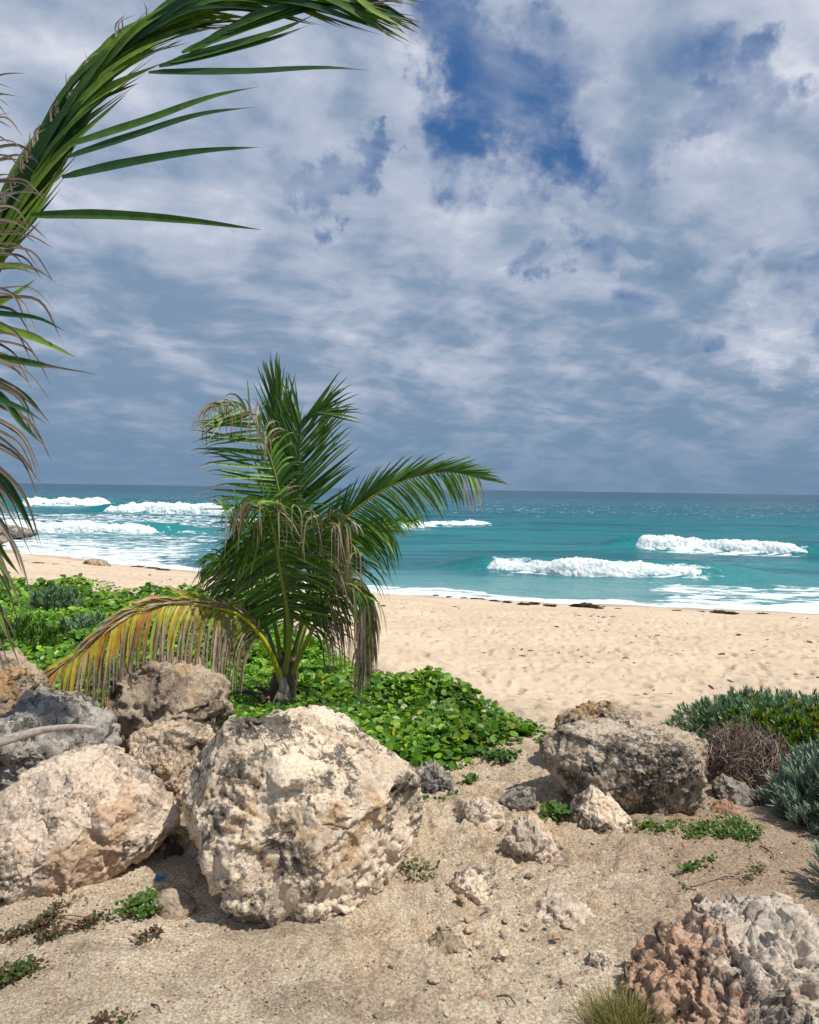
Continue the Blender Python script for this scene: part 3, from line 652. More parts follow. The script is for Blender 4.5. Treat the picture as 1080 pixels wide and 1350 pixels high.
# beach rocks far left
rock([(106,745),(114,740),(124,738),(136,741),(146,744),(148,750),(104,750)], 34.5, 0.4, 0.4, M_brown, 'small brown rock lying on the far left sand near the surf', lvl=5, seed=81, name='rock', karst=.05, fs=.3)
rock([(-40,698),(0,696),(20,696),(42,699),(60,702),(60,708),(-40,710)], 57.0, 1.2, 1.5, M_dark, 'low dark reef shelf at the left edge, awash in the surf', lvl=5, seed=82, name='reef_rock', karst=.05, fs=.2)
rock([(-30,712),(0,706),(8,708),(12,714),(-10,720),(-30,720)], 50.0, 1.0, 1.2, M_brown, 'brown wet rock at the left edge, nearer than the reef shelf', lvl=4, seed=83, name='reef_rock', fs=.3)

# ------------------------------------------------------------------ palms
GREENS = np.array([(0.065, 0.15, 0.02), (0.09, 0.20, 0.022), (0.14, 0.26, 0.03), (0.045, 0.11, 0.02)])
BROWN = np.array([(0.30, 0.22, 0.15), (0.42, 0.35, 0.28), (0.22, 0.15, 0.09), (0.36, 0.27, 0.2)])
YEL = np.array([(0.46, 0.40, 0.03), (0.48, 0.34, 0.03), (0.33, 0.37, 0.03), (0.44, 0.20, 0.03)])
M_rachis, t = material('palm_midrib')
c = t.new('ShaderNodeAttribute', attribute_name='Col').outputs['Color']
pos = t.new('ShaderNodeNewGeometry').outputs['Position']
c = t.mix(t.math('MULTIPLY', t.step(t.noise(pos, 30, 5, .65), .5, .68), .4), c, (0.12, 0.08, 0.03))
finish(t, Base_Color=c, Roughness=0.42, Specular_IOR_Level=0.4)
def nz(v): return v / (np.linalg.norm(v, axis=-1, keepdims=True) + 1e-9)
def frond(parent, pts, hint, n=46, L=0.6, width=0.016, t0=0.22, sides=None, tip_brown=0.15, dead=0.0, yellow=None, rcol=(0.30, 0.36, 0.05), r0=0.016,
          wind=(0, 0, 0), seed=0, tattoo=0.0, K=9, label=None, green=None, mess=0.10):
    """leaflets of one frond as one mesh; its midrib is a sub-part"""
    rg_ = np.random.default_rng(100 + seed); NS = 120; n = int(n * 1.45); width = width * .62
    C = spline(pts, NS); T = nz(np.gradient(C, axis=0))
    hint = np.asarray(hint, float); hint = hint if hint.ndim == 2 else np.repeat(hint[None], NS, 0)
    Nn = nz(hint - T * (T * hint).sum(1)[:, None]); S = np.cross(T, Nn)
    acc_ = Acc()
    sides = sides or {1: {}, -1: {}}
    for sd_, o in sides.items():
        q = np.linspace(o.get('t0', t0), o.get('t1', 0.995), n) + rg_.uniform(-.003, .003, n); q = np.clip(q, 0, .999)
        fi = q * (NS - 1); i0 = fi.astype(int); i1 = np.minimum(i0 + 1, NS - 1); fr = (fi - i0)[:, None]
        P0 = C[i0] * (1 - fr) + C[i1] * fr; t_ = T[i0]; s_ = S[i0] * sd_; n_ = Nn[i0]
        qq = (q - t0) / (1 - t0)
        a = R(1) * np.interp(qq, [0, 1], [o.get('a0', 62), o.get('a1', 18)]) + rg_.normal(0, mess, n)
        D = nz(t_ * np.cos(a)[:, None] + s_ * np.sin(a)[:, None] + n_ * (o.get('lift', 0.12) + rg_.normal(0, mess * .7, n))[:, None])
        Ln = L * o.get('len', 1.0) * np.interp(qq, [0, .12, .35, .7, 1], [0.72, 0.92, 1.0, 0.86, 0.48]) * rg_.uniform(.86, 1.08, n)
        dr = o.get('droop', 0.35) * rg_.uniform(.7, 1.4, n)
        droopv = o.get('droopq'); 
        if droopv is not None: dr = dr * np.interp(qq, *droopv)
        pts_ = [P0]; d = D; ds = Ln / (K - 1); dirs = [d]
        for k in range(1, K):
            pts_.append(pts_[-1] + d * ds[:, None])
            g = np.array([0, 0, -1.0]) * (dr * (0.4 + 1.6 * (k / K)) )[:, None] / K * 3.0 + np.asarray(wind) / K
            d = nz(d + g + rg_.normal(0, 0.02, (n, 3))); dirs.append(d)
        P = np.stack(pts_, 1); Dd = np.stack(dirs, 1)
        wv = nz(np.cross(Dd, n_[:, None, :] + rg_.normal(0, .25, (n, 1, 3))))
        kk = np.linspace(0, 1, K)
        prof = np.interp(kk, [0, .08, .3, .6, .9, 1], [0.45, .8, 1, .8, .3, .03])
        br0 = tip_brown * rg_.uniform(0.3, 1.9, n)
        wr = width * rg_.uniform(.8, 1.15, n)
        wv = wv * (wr[:, None] * prof[None])[:, :, None]
        gi = (green if green is not None else GREENS)[rg_.integers(0, 4, n)] * rg_.uniform(.8, 1.25, (n, 1))
        if yellow is not None:
            yw = np.interp(qq, *yellow)[:, None]; gi = gi * (1 - yw) + YEL[rg_.integers(0, 4, n)] * yw
        bi = BROWN[rg_.integers(0, 4, n)] * rg_.uniform(.7, 1.3, (n, 1))
        dd = np.interp(qq, *dead) if isinstance(dead, tuple) else np.full(n, dead)
        isd = o.get('dead', None)
        if isd is not None: dd = np.interp(qq, *isd)
        start = np.where(rg_.uniform(size=n) < dd, rg_.uniform(0.0, .35, n), 1 - br0)
        w_ = sstep(start[:, None] - .03, start[:, None] + .12, kk[None] + 0 * start[:, None])[:, :, None]
        Cc = gi[:, None] * (1 - w_) + bi[:, None] * w_
        # dry blade parts shrivel and hang
        wv = wv * (1 - 0.42 * w_); P[:, :, 2] -= (w_[:, :, 0] * (kk[None] - np.minimum(start, 1)[:, None]).clip(0) * Ln[:, None] * 0.35)
        acc_.add(*ribbons(P, wv, 0.35, Cc))
    f = acc_.build('frond', M_frond, parent)
    if label: f['label'] = label
    rr = np.interp(np.linspace(0, 1, NS), [0, .08, .25, .7, 1], [r0 * 1.8, r0 * 1.25, r0, r0 * .5, r0 * .12])
    V, F = tube(C, rr, 8)
    rc = np.asarray(rcol); rc = np.repeat(np.interp(np.linspace(0, 1, NS)[:, None] * np.ones(3), [0, 1], [0, 1]), 8, axis=0) * 0 + rc
    mk('midrib', V, F, M_rachis, f, col=rc)
    bpy.data.objects[-1] if False else None
    return f
# child meshes are in world coordinates: cancel the parent chain
def px3(l): return [P_d(*q) for q in l]

PD = 6.2
base = P_g(372, 962); base = P_d(368, 965, PD)
palm = thing('coconut_palm', 'young green coconut palm with arching fronds, rising behind the largest boulder', 'palm tree', (base[0], PD, base[2]))
# trunk
tp = [P_d(362, 975, PD), P_d(367, 945, PD), P_d(372, 915, PD), P_d(378, 885, PD), P_d(381, 862, PD)]
C = spline(tp, 26); rad = np.interp(np.linspace(0, 1, 26), [0, .35, .7, 1], [.135, .115, .10, .06])
V, F = tube(C, rad, 28); an = V - np.repeat(C, 28, 0)
V = V + nz(an) * (0.014 * fbm(V * np.array([22, 22, 6]), 4, 5) + 0.010 * (np.sin(V[:, 2] * 75) > .5))[:, None]
tb = np.array([(0.13, 0.09, 0.065)]) * (1 + .5 * fbm(V * 14, 3, 4))[:, None]
mk('trunk', V, F, M_dry, palm, col=tb)
# papery leaf bases on the trunk
def scale_leaf(pp, w, col, bend):
    c_ = spline([P_d(*q) for q in pp], 9); k = np.linspace(0, 1, 9)
    wv = np.stack([w * np.interp(k, [0, .4, 1], [1, .85, .1]), 0 * k, bend * w * np.sin(k * 5)], 1)
    return ribbons(c_[None], wv[None], -0.35, np.tile(np.array(col) * 1.0, (1, 9, 1)))
for pp, w, col, bn in [([(352, 948, PD - .12), (366, 930, PD - .15), (372, 912, PD - .14), (378, 895, PD - .10)], .075, (0.34, 0.29, 0.25), .3),
                       ([(385, 955, PD - .10), (386, 935, PD - .13), (376, 925, PD - .15), (366, 918, PD - .16)], .07, (0.30, 0.25, 0.21), -.4),
                       ([(376, 925, PD - .12), (374, 905, PD - .15), (370, 890, PD - .13), (372, 880, PD - .08)], .045, (0.36, 0.31, 0.27), .2)]:
    a = Acc(); a.add(*scale_leaf(pp, w, col, bn)); a.build('leaf_sheath', M_dry, palm)
# old cut stalks curling left at the base
for pp in [[(362, 940, PD - .05), (345, 920, PD - .12), (325, 912, PD - .15), (302, 915, PD - .15)], [(358, 955, PD), (335, 942, PD - .1), (318, 938, PD - .12), (300, 945, PD - .1)],
           [(360, 935, PD - .08), (350, 912, PD - .1), (336, 905, PD - .12)]]:
    c_ = spline(px3(pp), 16); V, F = tube(c_, np.linspace(.035, .008, 16), 8, .5)
    mk('dead_stalk', V, F, M_dry, palm, col=np.tile((0.075, 0.06, 0.05), (len(V), 1)))
cut_ = np.array([0, -1.0, 0.15])
B0 = (378, 885, PD)
# A upright spear frond at the back
frond(palm, px3([B0, (376, 800, PD + .05), (374, 700, PD + .1), (372, 610, PD + .12), (368, 550, PD + .1), (364, 512, PD + .05)]), cut_, n=34, L=0.60, width=.017, t0=.42,
      sides={1: dict(a0=24, a1=8, droop=-0.02, lift=.02), -1: dict(a0=24, a1=9, droop=-0.02, lift=.02)}, tip_brown=.05, seed=1, rcol=(.16, .22, .04), mess=.06)
# B second upright frond whose tip curls over to the right
frond(palm, px3([B0, (386, 800, PD - .05), (391, 700, PD - .1), (393, 649, PD - .12), (395, 590, PD - .14), (402, 550, PD - .16), (417, 541, PD - .2), (433, 562, PD - .24), (442, 588, PD - .26)]), (-.2, -1, .1), n=60, L=0.60, width=.016, t0=.33,
      sides={1: dict(a0=60, a1=24, droop=.0, lift=.06, t1=.86), -1: dict(a0=46, a1=14, droop=.0, lift=.05, len=.8, t1=.8)}, tip_brown=.08, seed=2, rcol=(.06, .08, .03), mess=.07)
# C upper left frond
frond(palm, px3([B0, (380, 800, PD - .1), (374, 700, PD - .15), (367, 644, PD - .2), (354, 597, PD - .22), (340, 566, PD - .25), (327, 545, PD - .3), (308, 535, PD - .35), (290, 534, PD - .4), (274, 541, PD - .42)]), (.35, -1, .35), n=46, L=0.56, width=.016, t0=.34,
      sides={-1: dict(a0=84, a1=52, droop=.02, lift=.05, len=1.1, t1=.93), 1: dict(a0=58, a1=25, droop=.7, lift=.0, len=.62, dead=([0, .45, .6, 1], [0, .1, .8, .95]))}, tip_brown=.16, seed=3, rcol=(.16, .20, .05))
# D right arching frond
frond(palm, px3([B0, (398, 830, PD - .05), (415, 755, PD - .12), (446, 695, PD - .2), (472, 669, PD - .25), (511, 643, PD - .3), (555, 627, PD - .35), (601, 623, PD - .4), (632, 630, PD - .45)]), (-.05, -1, .3), n=52, L=0.52, width=.016, t0=.34,
      sides={1: dict(a0=74, a1=52, droop=.30, lift=.04, len=.86, dead=([0, .86, .93, 1], [0, 0, .8, .9])), -1: dict(a0=15, a1=4, droop=.02, lift=.04, len=.92)}, tip_brown=.10, seed=4, rcol=(.42, .42, .04), mess=.045)
# E frond arching towards the viewer
frond(palm, px3([(376, 890, PD - .06), (381, 845, PD - .18), (378, 800, PD - .3), (370, 755, PD - .42), (362, 705, PD - .55), (352, 672, PD - .70), (345, 660, PD - .85), (338, 668, PD - 1.0)]), (.05, -1, .55), n=58, L=0.74, width=.019, t0=.20,
      sides={-1: dict(a0=98, a1=132, droop=.10, lift=.05, t0=.30, len=1.04, droopq=([0, .88, .95, 1], [1, 1, 8, 10]), dead=([0, .9, .95, 1], [0, .05, .8, .9])), 1: dict(a0=98, a1=125, droop=.12, lift=.05, len=.86, t0=.30, droopq=([0, .84, .92, 1], [1, 1, 8, 10]), dead=([0, .82, .9, 1], [.0, .05, .8, .9]))}, tip_brown=.15, seed=5, rcol=(.26, .30, .05), r0=.018, mess=.13)
frond(palm, px3([(373, 888, PD), (362, 820, PD - .12), (346, 750, PD - .25), (330, 700, PD - .38), (312, 678, PD - .5), (296, 674, PD - .6)]), (.15, -1, .5), n=38, L=0.62, width=.018, t0=.30,
      sides={-1: dict(a0=96, a1=98, droop=.16, lift=.04, len=.86), 1: dict(a0=80, a1=60, droop=.4, lift=.0, len=.5)}, tip_brown=.14, seed=6, rcol=(.20, .25, .05))
# E3 to the right, tangled and dying
frond(palm, px3([(380, 888, PD), (396, 830, PD - .1), (412, 760, PD - .25), (425, 705, PD - .4), (440, 680, PD - .5), (462, 690, PD - .6)]), (-.2, -1, .5), n=40, L=0.55, width=.015, t0=.3,
      sides={-1: dict(a0=60, a1=30, droop=1.1, lift=.05, len=.55, dead=([0, 1], [.7, .95])), 1: dict(a0=60, a1=40, droop=1.2, lift=.0, len=.9, dead=([0, 1], [.4, .8]))}, tip_brown=.3, seed=7, rcol=(.16, .18, .05), mess=.2)
# F yellow and grey frond drooping left
frond(palm, px3([(372, 905, PD - .05), (362, 872, PD - .2), (345, 840, PD - .35), (318, 812, PD - .5), (272, 798, PD - .7), (212, 797, PD - .88), (160, 818, PD - 1.0), (108, 858, PD - 1.1), (22, 915, PD - 1.25)]), (.1, -1, .45), n=115, L=0.54, width=.019, t0=.22,
      sides={-1: dict(a0=68, a1=24, droop=1.7, lift=.0, len=.95, droopq=([0, .55, .85, 1], [1, 1.0, .5, .15]), dead=([0, .45, .62, .8, 1], [.9, .92, .5, .3, .9])),
             1: dict(a0=22, a1=9, droop=.12, lift=.15, len=.52, dead=([0, .4, .6, 1], [.5, .3, .4, .3]))}, tip_brown=.5, yellow=([0, .25, .4, 1], [.1, .5, 1, 1]), seed=8, rcol=(.55, .50, .03), label='yellow and grey dying frond drooping to the left')
# H green frond with leaflets falling to the right
frond(palm, px3([(382, 888, PD + .05), (405, 820, PD + .1), (430, 750, PD + .1), (452, 712, PD + .05), (480, 696, PD), (512, 700, PD - .05)]), (-.1, -1, .4), n=26, L=0.62, width=.016, t0=.35,
      sides={1: dict(a0=60, a1=30, droop=.75, lift=.05, len=1.0), -1: dict(a0=25, a1=12, droop=.1, lift=.05, len=.6)}, tip_brown=.12, seed=9, rcol=(.2, .25, .05))
frond(palm, px3([(382, 888, PD + .1), (410, 810, PD + .2), (450, 735, PD + .3), (495, 695, PD + .4), (548, 685, PD + .5)]), (-.1, -1, .4), n=26, L=0.40, width=.015, t0=.45,
      sides={1: dict(a0=45, a1=20, droop=.5, len=.6), -1: dict(a0=25, a1=12, droop=.05, len=.6)}, tip_brown=.1, seed=10, rcol=(.3, .3, .04))
# G brown frond hanging down on the right
frond(palm, px3([(384, 890, PD - .05), (405, 845, PD - .15), (432, 795, PD - .28), (460, 770, PD - .38), (480, 785, PD - .45), (487, 825, PD - .48), (482, 880, PD - .48)]), (-.3, -1, .4), n=80, L=0.50, width=.016, t0=.25,
      sides={1: dict(a0=60, a1=25, droop=1.9, lift=0, len=.95, dead=([0, .4, 1], [.35, .7, 1])), -1: dict(a0=40, a1=14, droop=1.3, lift=0, len=.62, dead=([0, .4, 1], [.2, .5, 1]))}, tip_brown=.45, seed=11, rcol=(.30, .30, .05), mess=.16, label='withered brown frond hanging straight down')
frond(palm, px3([(370, 895, PD + .05), (352, 830, PD + .15), (320, 770, PD + .25), (300, 740, PD + .3), (280, 740, PD + .3)]), (.2, -1, .4), n=34, L=0.5, width=.015, t0=.3,
      sides={1: dict(a0=60, a1=30, droop=.9, lift=0), -1: dict(a0=55, a1=30, droop=.9, lift=0)}, tip_brown=.2, seed=12, rcol=(.12, .18, .04))

# dry beige strands hanging from the bent frond tips
a = Acc(); Lf = []; rg_ = np.random.default_rng(61)
def hang(curve, nn, dep, l0, l1, sd):
    c_ = spline([(x, y, 0) for x, y in curve], 60)
    for i in range(nn):
        x, y = c_[rg_.integers(0, 60)][:2]; ln = rg_.uniform(l0, l1); sw = rg_.uniform(-.35, .45) * ln; d = PD - dep + rg_.uniform(-.12, .06)
        Lf.append(([(x, y, d), (x + sw * .5, y + ln * .12 - 5, d - .03), (x + sw * .9, y + ln * .55, d - .05), (x + sw * rg_.uniform(.7, 1.2), y + ln, d - .05)], rg_.uniform(.4, 1.0),
                   (.20, .22, .06), rg_.uniform(-.1, .35)))
hang([(292, 676), (320, 664), (350, 660), (385, 664), (415, 676), (440, 694)], 26, .85, 28, 78, 1)
hang([(270, 550), (285, 537), (308, 535), (330, 546), (346, 566), (356, 590)], 36, .38, 18, 52, 2)
hang([(420, 690), (450, 700), (470, 730)], 10, .45, 30, 80, 3)
leaflets_later = Lf
# tall palm standing outside the frame on the left: two fronds reach into view
big = thing('coconut_palm', 'tall palm outside the left edge, its windblown fronds hanging across the top left sky', 'palm tree', (-3.6, 3.3, 0))
C = spline([(-3.6, 3.3, -0.2), (-3.5, 3.35, 1.2), (-3.25, 3.3, 2.4), (-3.0, 3.3, 3.2)], 40)
V, F = tube(C, np.interp(np.linspace(0, 1, 40), [0, .2, 1], [.2, .14, .11]), 20)
V = V + nz(V - np.repeat(C, 20, 0)) * (0.012 * np.sin(V[:, 2] * 60) + .01 * fbm(V * 12, 3, 3))[:, None]
mk('trunk', V, F, M_dry, big, col=np.tile((.2, .17, .14), (len(V), 1)))
crown = C[-1]
FD = 3.3
def leaflets(acc_, L_, seed, width=.02, fold=.35, bd=1.0):
    """single leaflets: (list of pixel-depth points, width factor, colour, brown-from)"""
    rg_ = np.random.default_rng(seed); K = 16
    for pp, wf, col, b in L_:
        P = spline(px3(pp), K); T = nz(np.gradient(P, axis=0)); tw = rg_.uniform(-.5, .5)
        ref = nz(np.array([0.1 + tw, -1.0, 0.25 + rg_.uniform(-.3, .3)])); wv = nz(np.cross(T, ref))
        k = np.linspace(0, 1, K); prof = np.interp(k, [0, .06, .25, .6, .9, 1], [.35, .75, 1, .78, .3, .03]) * width * wf
        w_ = sstep(b - .03, b + .1, k)[:, None]; bc = BROWN[rg_.integers(0, 4)] * rg_.uniform(.6, 1.1) * bd
        cc = np.asarray(col) * (1 - w_) + bc * w_
        v_ = (wv * prof[:, None] * (1 - .5 * w_))
        acc_.add(*ribbons(P[None], v_[None], fold, cc[None]))
for i0_, i1_ in ((0, 26), (26, 62), (62, 72)):
    a = Acc(); leaflets(a, leaflets_later[i0_:i1_], 17 + i0_, .011); a.build('dry_leaflets', M_frond, palm)
G1 = (0.025, 0.075, 0.018); G2 = (0.06, 0.13, 0.018); G3 = (0.17, 0.27, 0.03)
a = Acc(); rg_ = np.random.default_rng(5)
rp = [(-150, 520), (-70, 420), (-12, 325), (22, 258), (60, 190), (95, 138), (130, 92), (180, 45), (235, 12), (300, -12), (380, -20), (460, -12), (530, 4)]
rpx = spline([(x, y, 0) for x, y in rp], 200)[:, :2]
rdep = np.linspace(FD + .1, FD - .05, 200)
Lf = []
nb_ = 165
for i in range(nb_):                                  # the swept bundle lying along the midrib
    s = int(np.interp(i / (nb_ - 1), [0, 1], [18, 186])); x, y = rpx[s]
    ln = rg_.uniform(36, 66); e = min(199, int(s + ln)); mx_ = int((s + e) / 2)
    sgn = 1 if rg_.uniform() < .72 else -1
    def off_(k, o): 
        tx, ty = rpx[min(199, k + 1)] - rpx[max(0, k - 1)]; l = math.hypot(tx, ty) + 1e-6; return (rpx[k][0] - ty / l * o, rpx[k][1] + tx / l * o)
    o1 = sgn * rg_.uniform(6, 26); o2 = sgn * rg_.uniform(6, 46) + (6 if sgn > 0 else 4)
    if sgn < 0: o1 *= .75; o2 *= .55
    dd = rdep[s] + rg_.uniform(-.06, .06)
    m_ = off_(mx_, o1); e_ = off_(e, o2)
    tx, ty = rpx[e] - rpx[max(0, e - 8)]; l = math.hypot(tx, ty) + 1e-6; ex = rg_.uniform(0, 40) if e > 190 else 0
    Lf.append(([(x, y, rdep[s]), (*m_, dd), (e_[0] + tx / l * ex, e_[1] + ty / l * ex, dd)], rg_.uniform(.5, .95),
               [G1, G2, G3, G3][rg_.integers(0, 4)], rg_.uniform(.72, .98)))
free = [([(196, 96), (330, 95), (440, 90), (490, 93)], 1.15, G1, .86), ([(90, 192), (190, 160), (290, 125), (342, 114)], 1.1, G2, .88), ([(88, 208), (180, 178), (270, 150), (336, 141)], 1.1, G1, .86),
        ([(82, 234), (170, 215), (270, 199), (344, 194)], 1.2, G1, .92), ([(40, 284), (130, 283), (240, 290), (345, 303)], 1.2, G2, .93), ([(225, 82), (300, 62), (370, 40), (420, 17)], 1.1, G2, .82),
        ([(210, 88), (290, 70), (370, 48), (410, 32)], 1.1, G1, .84), ([(250, 68), (330, 30), (420, 8), (500, -6)], 1.2, G2, .9), ([(270, 55), (350, 20), (440, 2), (530, 8)], 1.2, G1, .85), ([(300, 40), (390, 5), (470, -8), (555, 10)], 1.2, G2, .85),
        ([(380, 0), (450, 0), (490, 8), (522, 24)], .8, G1, .4), ([(400, -5), (470, 5), (500, 18), (530, 25)], .7, G2, .3), ([(420, -10), (480, 4), (520, 2), (560, 12)], .8, G1, .4), ([(400, 4), (440, 10), (470, 18), (492, 30)], .7, G1, .3),
        ([(240, 70), (320, 40), (390, 18), (450, 4)], 1.2, G2, .95), ([(290, 45), (360, 18), (430, 5), (490, 10)], 1.3, G1, .9), ([(320, 25), (390, 8), (450, 2), (505, 14)], 1.2, G2, .8)]
for pp, wf, col, b in free: Lf.append(([(x, y, FD - .05) for x, y in pp], wf * .78, col, b))
for i in range(40):                                   # torn curling fibres along the back of the bundle
    s = int(rg_.uniform(30, 150)); x, y = rpx[s]; q = rg_.uniform(15, 45)
    Lf.append(([(x - 6, y - 6, FD), (x - 4 - q * .1, y - 14 - q * .3, FD), (x + rg_.uniform(-14, 16), y - 20 - q * .5, FD)], .35, (.25, .2, .13), .1))
leaflets(a, Lf, 3, .0215)
f = a.build('frond', M_frond, big); f['label'] = 'green windblown frond curving over the top left of the sky'
stem = spline([crown, P_d(-230, 560, FD + .1)] + [P_d(x, y, FD + .1) for x, y in rp], 120)
V, F = tube(stem, np.interp(np.linspace(0, 1, 120), [0, .25, .7, 1], [.045, .028, .014, .004]), 8)
mk('midrib', V, F, M_rachis, f, col=np.tile((.22, .28, .03), (len(V), 1)))
# second frond, mostly outside the frame, dry leaflets reaching in
a = Acc(); Lf = []; FD2 = 3.0
rp2 = [(-120, 60), (-75, 120), (-60, 220), (-58, 330), (-62, 440), (-70, 560), (-82, 680), (-95, 800)]
yy = list(np.linspace(125, 735, 84))
for y in yy:
    y += rg_.uniform(-5, 5); k = (y - 130) / 605
    x0 = np.interp(y, [p[1] for p in rp2], [p[0] for p in rp2])
    reach = np.interp(k, [0, .12, .3, .45, .7, .85, 1], [95, 105, 115, 135, 115, 110, 100]) * rg_.uniform(.72, 1.15)
    dy = np.interp(k, [0, .15, .4, .55, .75, 1], [-30, -12, 18, 45, 95, 135]) + rg_.uniform(-22, 22)
    dry = rg_.uniform() < np.interp(k, [0, .3, .6, 1], [.97, .93, .8, .6])
    col = [G1, G2, G3][rg_.integers(0, 3)]; b = rg_.uniform(-.1, .1) if dry else rg_.uniform(.55, .9)
    d1 = FD2 + rg_.uniform(-.15, .2)
    hang = reach * (.35 if dry else .1)
    Lf.append(([(x0, y, FD2), (x0 + reach * .4, y + dy * .32, d1), (x0 + reach * .78, y + dy * .75, d1), (x0 + reach, y + dy * 1.1 + hang * rg_.uniform(.2, 1), d1)], rg_.uniform(.55, 1.0), col, b))
for pp, wf, col, b in [([(-60, 470), (0, 472), (60, 482), (130, 494)], .8, G2, .6), ([(-58, 425), (0, 432), (60, 452), (103, 473)], .9, G3, .9), ([(-60, 500), (0, 522), (30, 560), (62, 592)], .9, G1, .85),
                       ([(-80, 560), (-20, 600), (20, 650), (52, 720)], .9, G1, .85), ([(-80, 590), (-20, 620), (20, 660), (42, 705)], .8, G1, .8), ([(-85, 640), (-20, 690), (5, 730), (26, 758)], 1, G2, .95), ([(-85, 700), (-15, 715), (5, 750), (14, 782)], 1, G2, .95),
                       ([(-62, 420), (-10, 405), (20, 388), (48, 368)], .9, G3, .98)]:
    Lf.append(([(x, y, FD2) for x, y in pp], wf, col, b))
leaflets(a, Lf, 9, .019, bd=.62)
f = a.build('frond', M_frond, big); f['label'] = 'half dead hanging frond with dry curled leaflets along the left edge'
stem = spline([crown] + [P_d(x, y, FD2) for x, y in rp2], 100)
V, F = tube(stem, np.linspace(.035, .008, 100), 8); mk('midrib', V, F, M_rachis, f, col=np.tile((.2, .2, .06), (len(V), 1)))

# ------------------------------------------------------------------ ground cover
def ground_detail(x, y): return H0(x, y)
LV = np.array([(0, 0, 0), (.30, .10, .06), (.50, .5, .14), (.30, .93, .08), (0, 1.0, .0), (-.30, .93, .08), (-.50, .5, .14), (-.30, .10, .06), (0, .5, 0)], float)
LF = np.array([(0, 1, 2, 8), (8, 2, 3, 4), (0, 8, 6, 7), (8, 4, 5, 6)])
LG = np.array([(0.15, 0.32, 0.018), (0.11, 0.27, 0.018), (0.22, 0.40, 0.03), (0.065, 0.18, 0.018), (0.30, 0.44, 0.04), (0.10, 0.24, 0.035)])
def canopy(x, y):
    h = 0.17 + 0.10 * n2(x, y, 1.1, 4, 51) + 0.05 * n2(x, y, 3.2, 3, 52)
    h = h + 0.04 * sstep(-1.0, -3, x) * sstep(6, 8, y) + 0.09 * np.maximum(0, n2(x, y, .8, 2, 57)) * sstep(-1, -3, x)
    return np.maximum(h, .04)
def cover(n, x0, x1, y0, y1, size, seed, top=True):
    rg_ = np.random.default_rng(seed)
    x = rg_.uniform(x0, x1, n); y = rg_.uniform(y0, y1, n)
    x = np.where(np.abs(x) < 200, x, x); v = vegmask(x, y); k = rg_.uniform(size=n) < v ** 1.5; x, y, v = x[k], y[k], v[k]; n = len(x)
    vis = (np.abs(x / np.maximum(y, .1)) < .72); x, y, v = x[vis], y[vis], v[vis]; n = len(x)
    z = H0(x, y) + canopy(x, y) * v * (1 - 0.75 * rg_.uniform(size=n) ** 2.2) + rg_.normal(0, .012, n)
    kind = n2(x, y, 0.9, 3, 55)
    az = rg_.uniform(0, 2 * np.pi, n); fw = np.stack([np.cos(az), np.sin(az), rg_.normal(.05, .35, n)], 1)
    nn = np.stack([rg_.normal(.1, .62, n), rg_.normal(-.25, .62, n), np.ones(n)], 1)
    s = size * rg_.uniform(.55, 1.25, n) * np.where(kind > .25, .62, 1.0)
    c = LG[rg_.integers(0, 6, n)] * rg_.uniform(.62, 1.25, (n, 1)) * (1 + .35 * kind)[:, None]
    yl = rg_.uniform(size=n) < .016; c[yl] = (.45, .38, .03)
    w = np.where(kind > .25, .55, 1.0)
    S = np.stack([s * w, s, s], 1)
    return scatter(LV, LF, np.stack([x, y, z], 1), basis(fw, nn), S, c), (x, y, z)
A = Acc()
(p, q1) = cover(38000, -1.8, 1.6, 4.4, 8.2, .054, 201); A.add(*p)
(p, q2) = cover(62000, -5.2, 0.5, 4.0, 11, .064, 202); A.add(*p)
(p, q3) = cover(52000, -13.5, -1.0, 8.5, 18, .095, 203); A.add(*p)
(p, q4) = cover(9000, -9, -2.5, 3.6, 6.0, .07, 204); A.add(*p)
# pink bindweed flowers
rg_ = np.random.default_rng(77)
FV = [(0, 0, 0)] + [(math.cos(a) * r, math.sin(a) * r, .5 + .0 * r) for a, r in [(k * math.pi / 5, 1.0 if k % 2 else .85) for k in range(10)]]
FF = np.array([(0, 1 + k, 1 + (k + 1) % 10) for k in range(10)])
fx = rg_.uniform(-4.5, 1.0, 900); fy = rg_.uniform(4.6, 9.5, 900); kk = (vegmask(fx, fy) > .6) & (n2(fx, fy, .9, 2, 88) > .12); fx, fy = fx[kk][:110], fy[kk][:110]
fz = H0(fx, fy) + canopy(fx, fy) * vegmask(fx, fy) + .015
nf = len(fx)
p = scatter(np.array(FV), FF, np.stack([fx, fy, fz], 1), basis(rg_.normal(size=(nf, 3)) * [1, 1, .3], np.stack([rg_.normal(0, .3, nf), rg_.normal(-.6, .3, nf), np.ones(nf)], 1)), rg_.uniform(.012, .02, nf), np.tile((.55, .10, .28), (nf, 1)))
A.add(*p)
o = A.build('ground_cover', M_leaf); tag(o, 'dense bright green creeping vines with round leaves and small pink flowers', 'ground cover', kind='stuff')
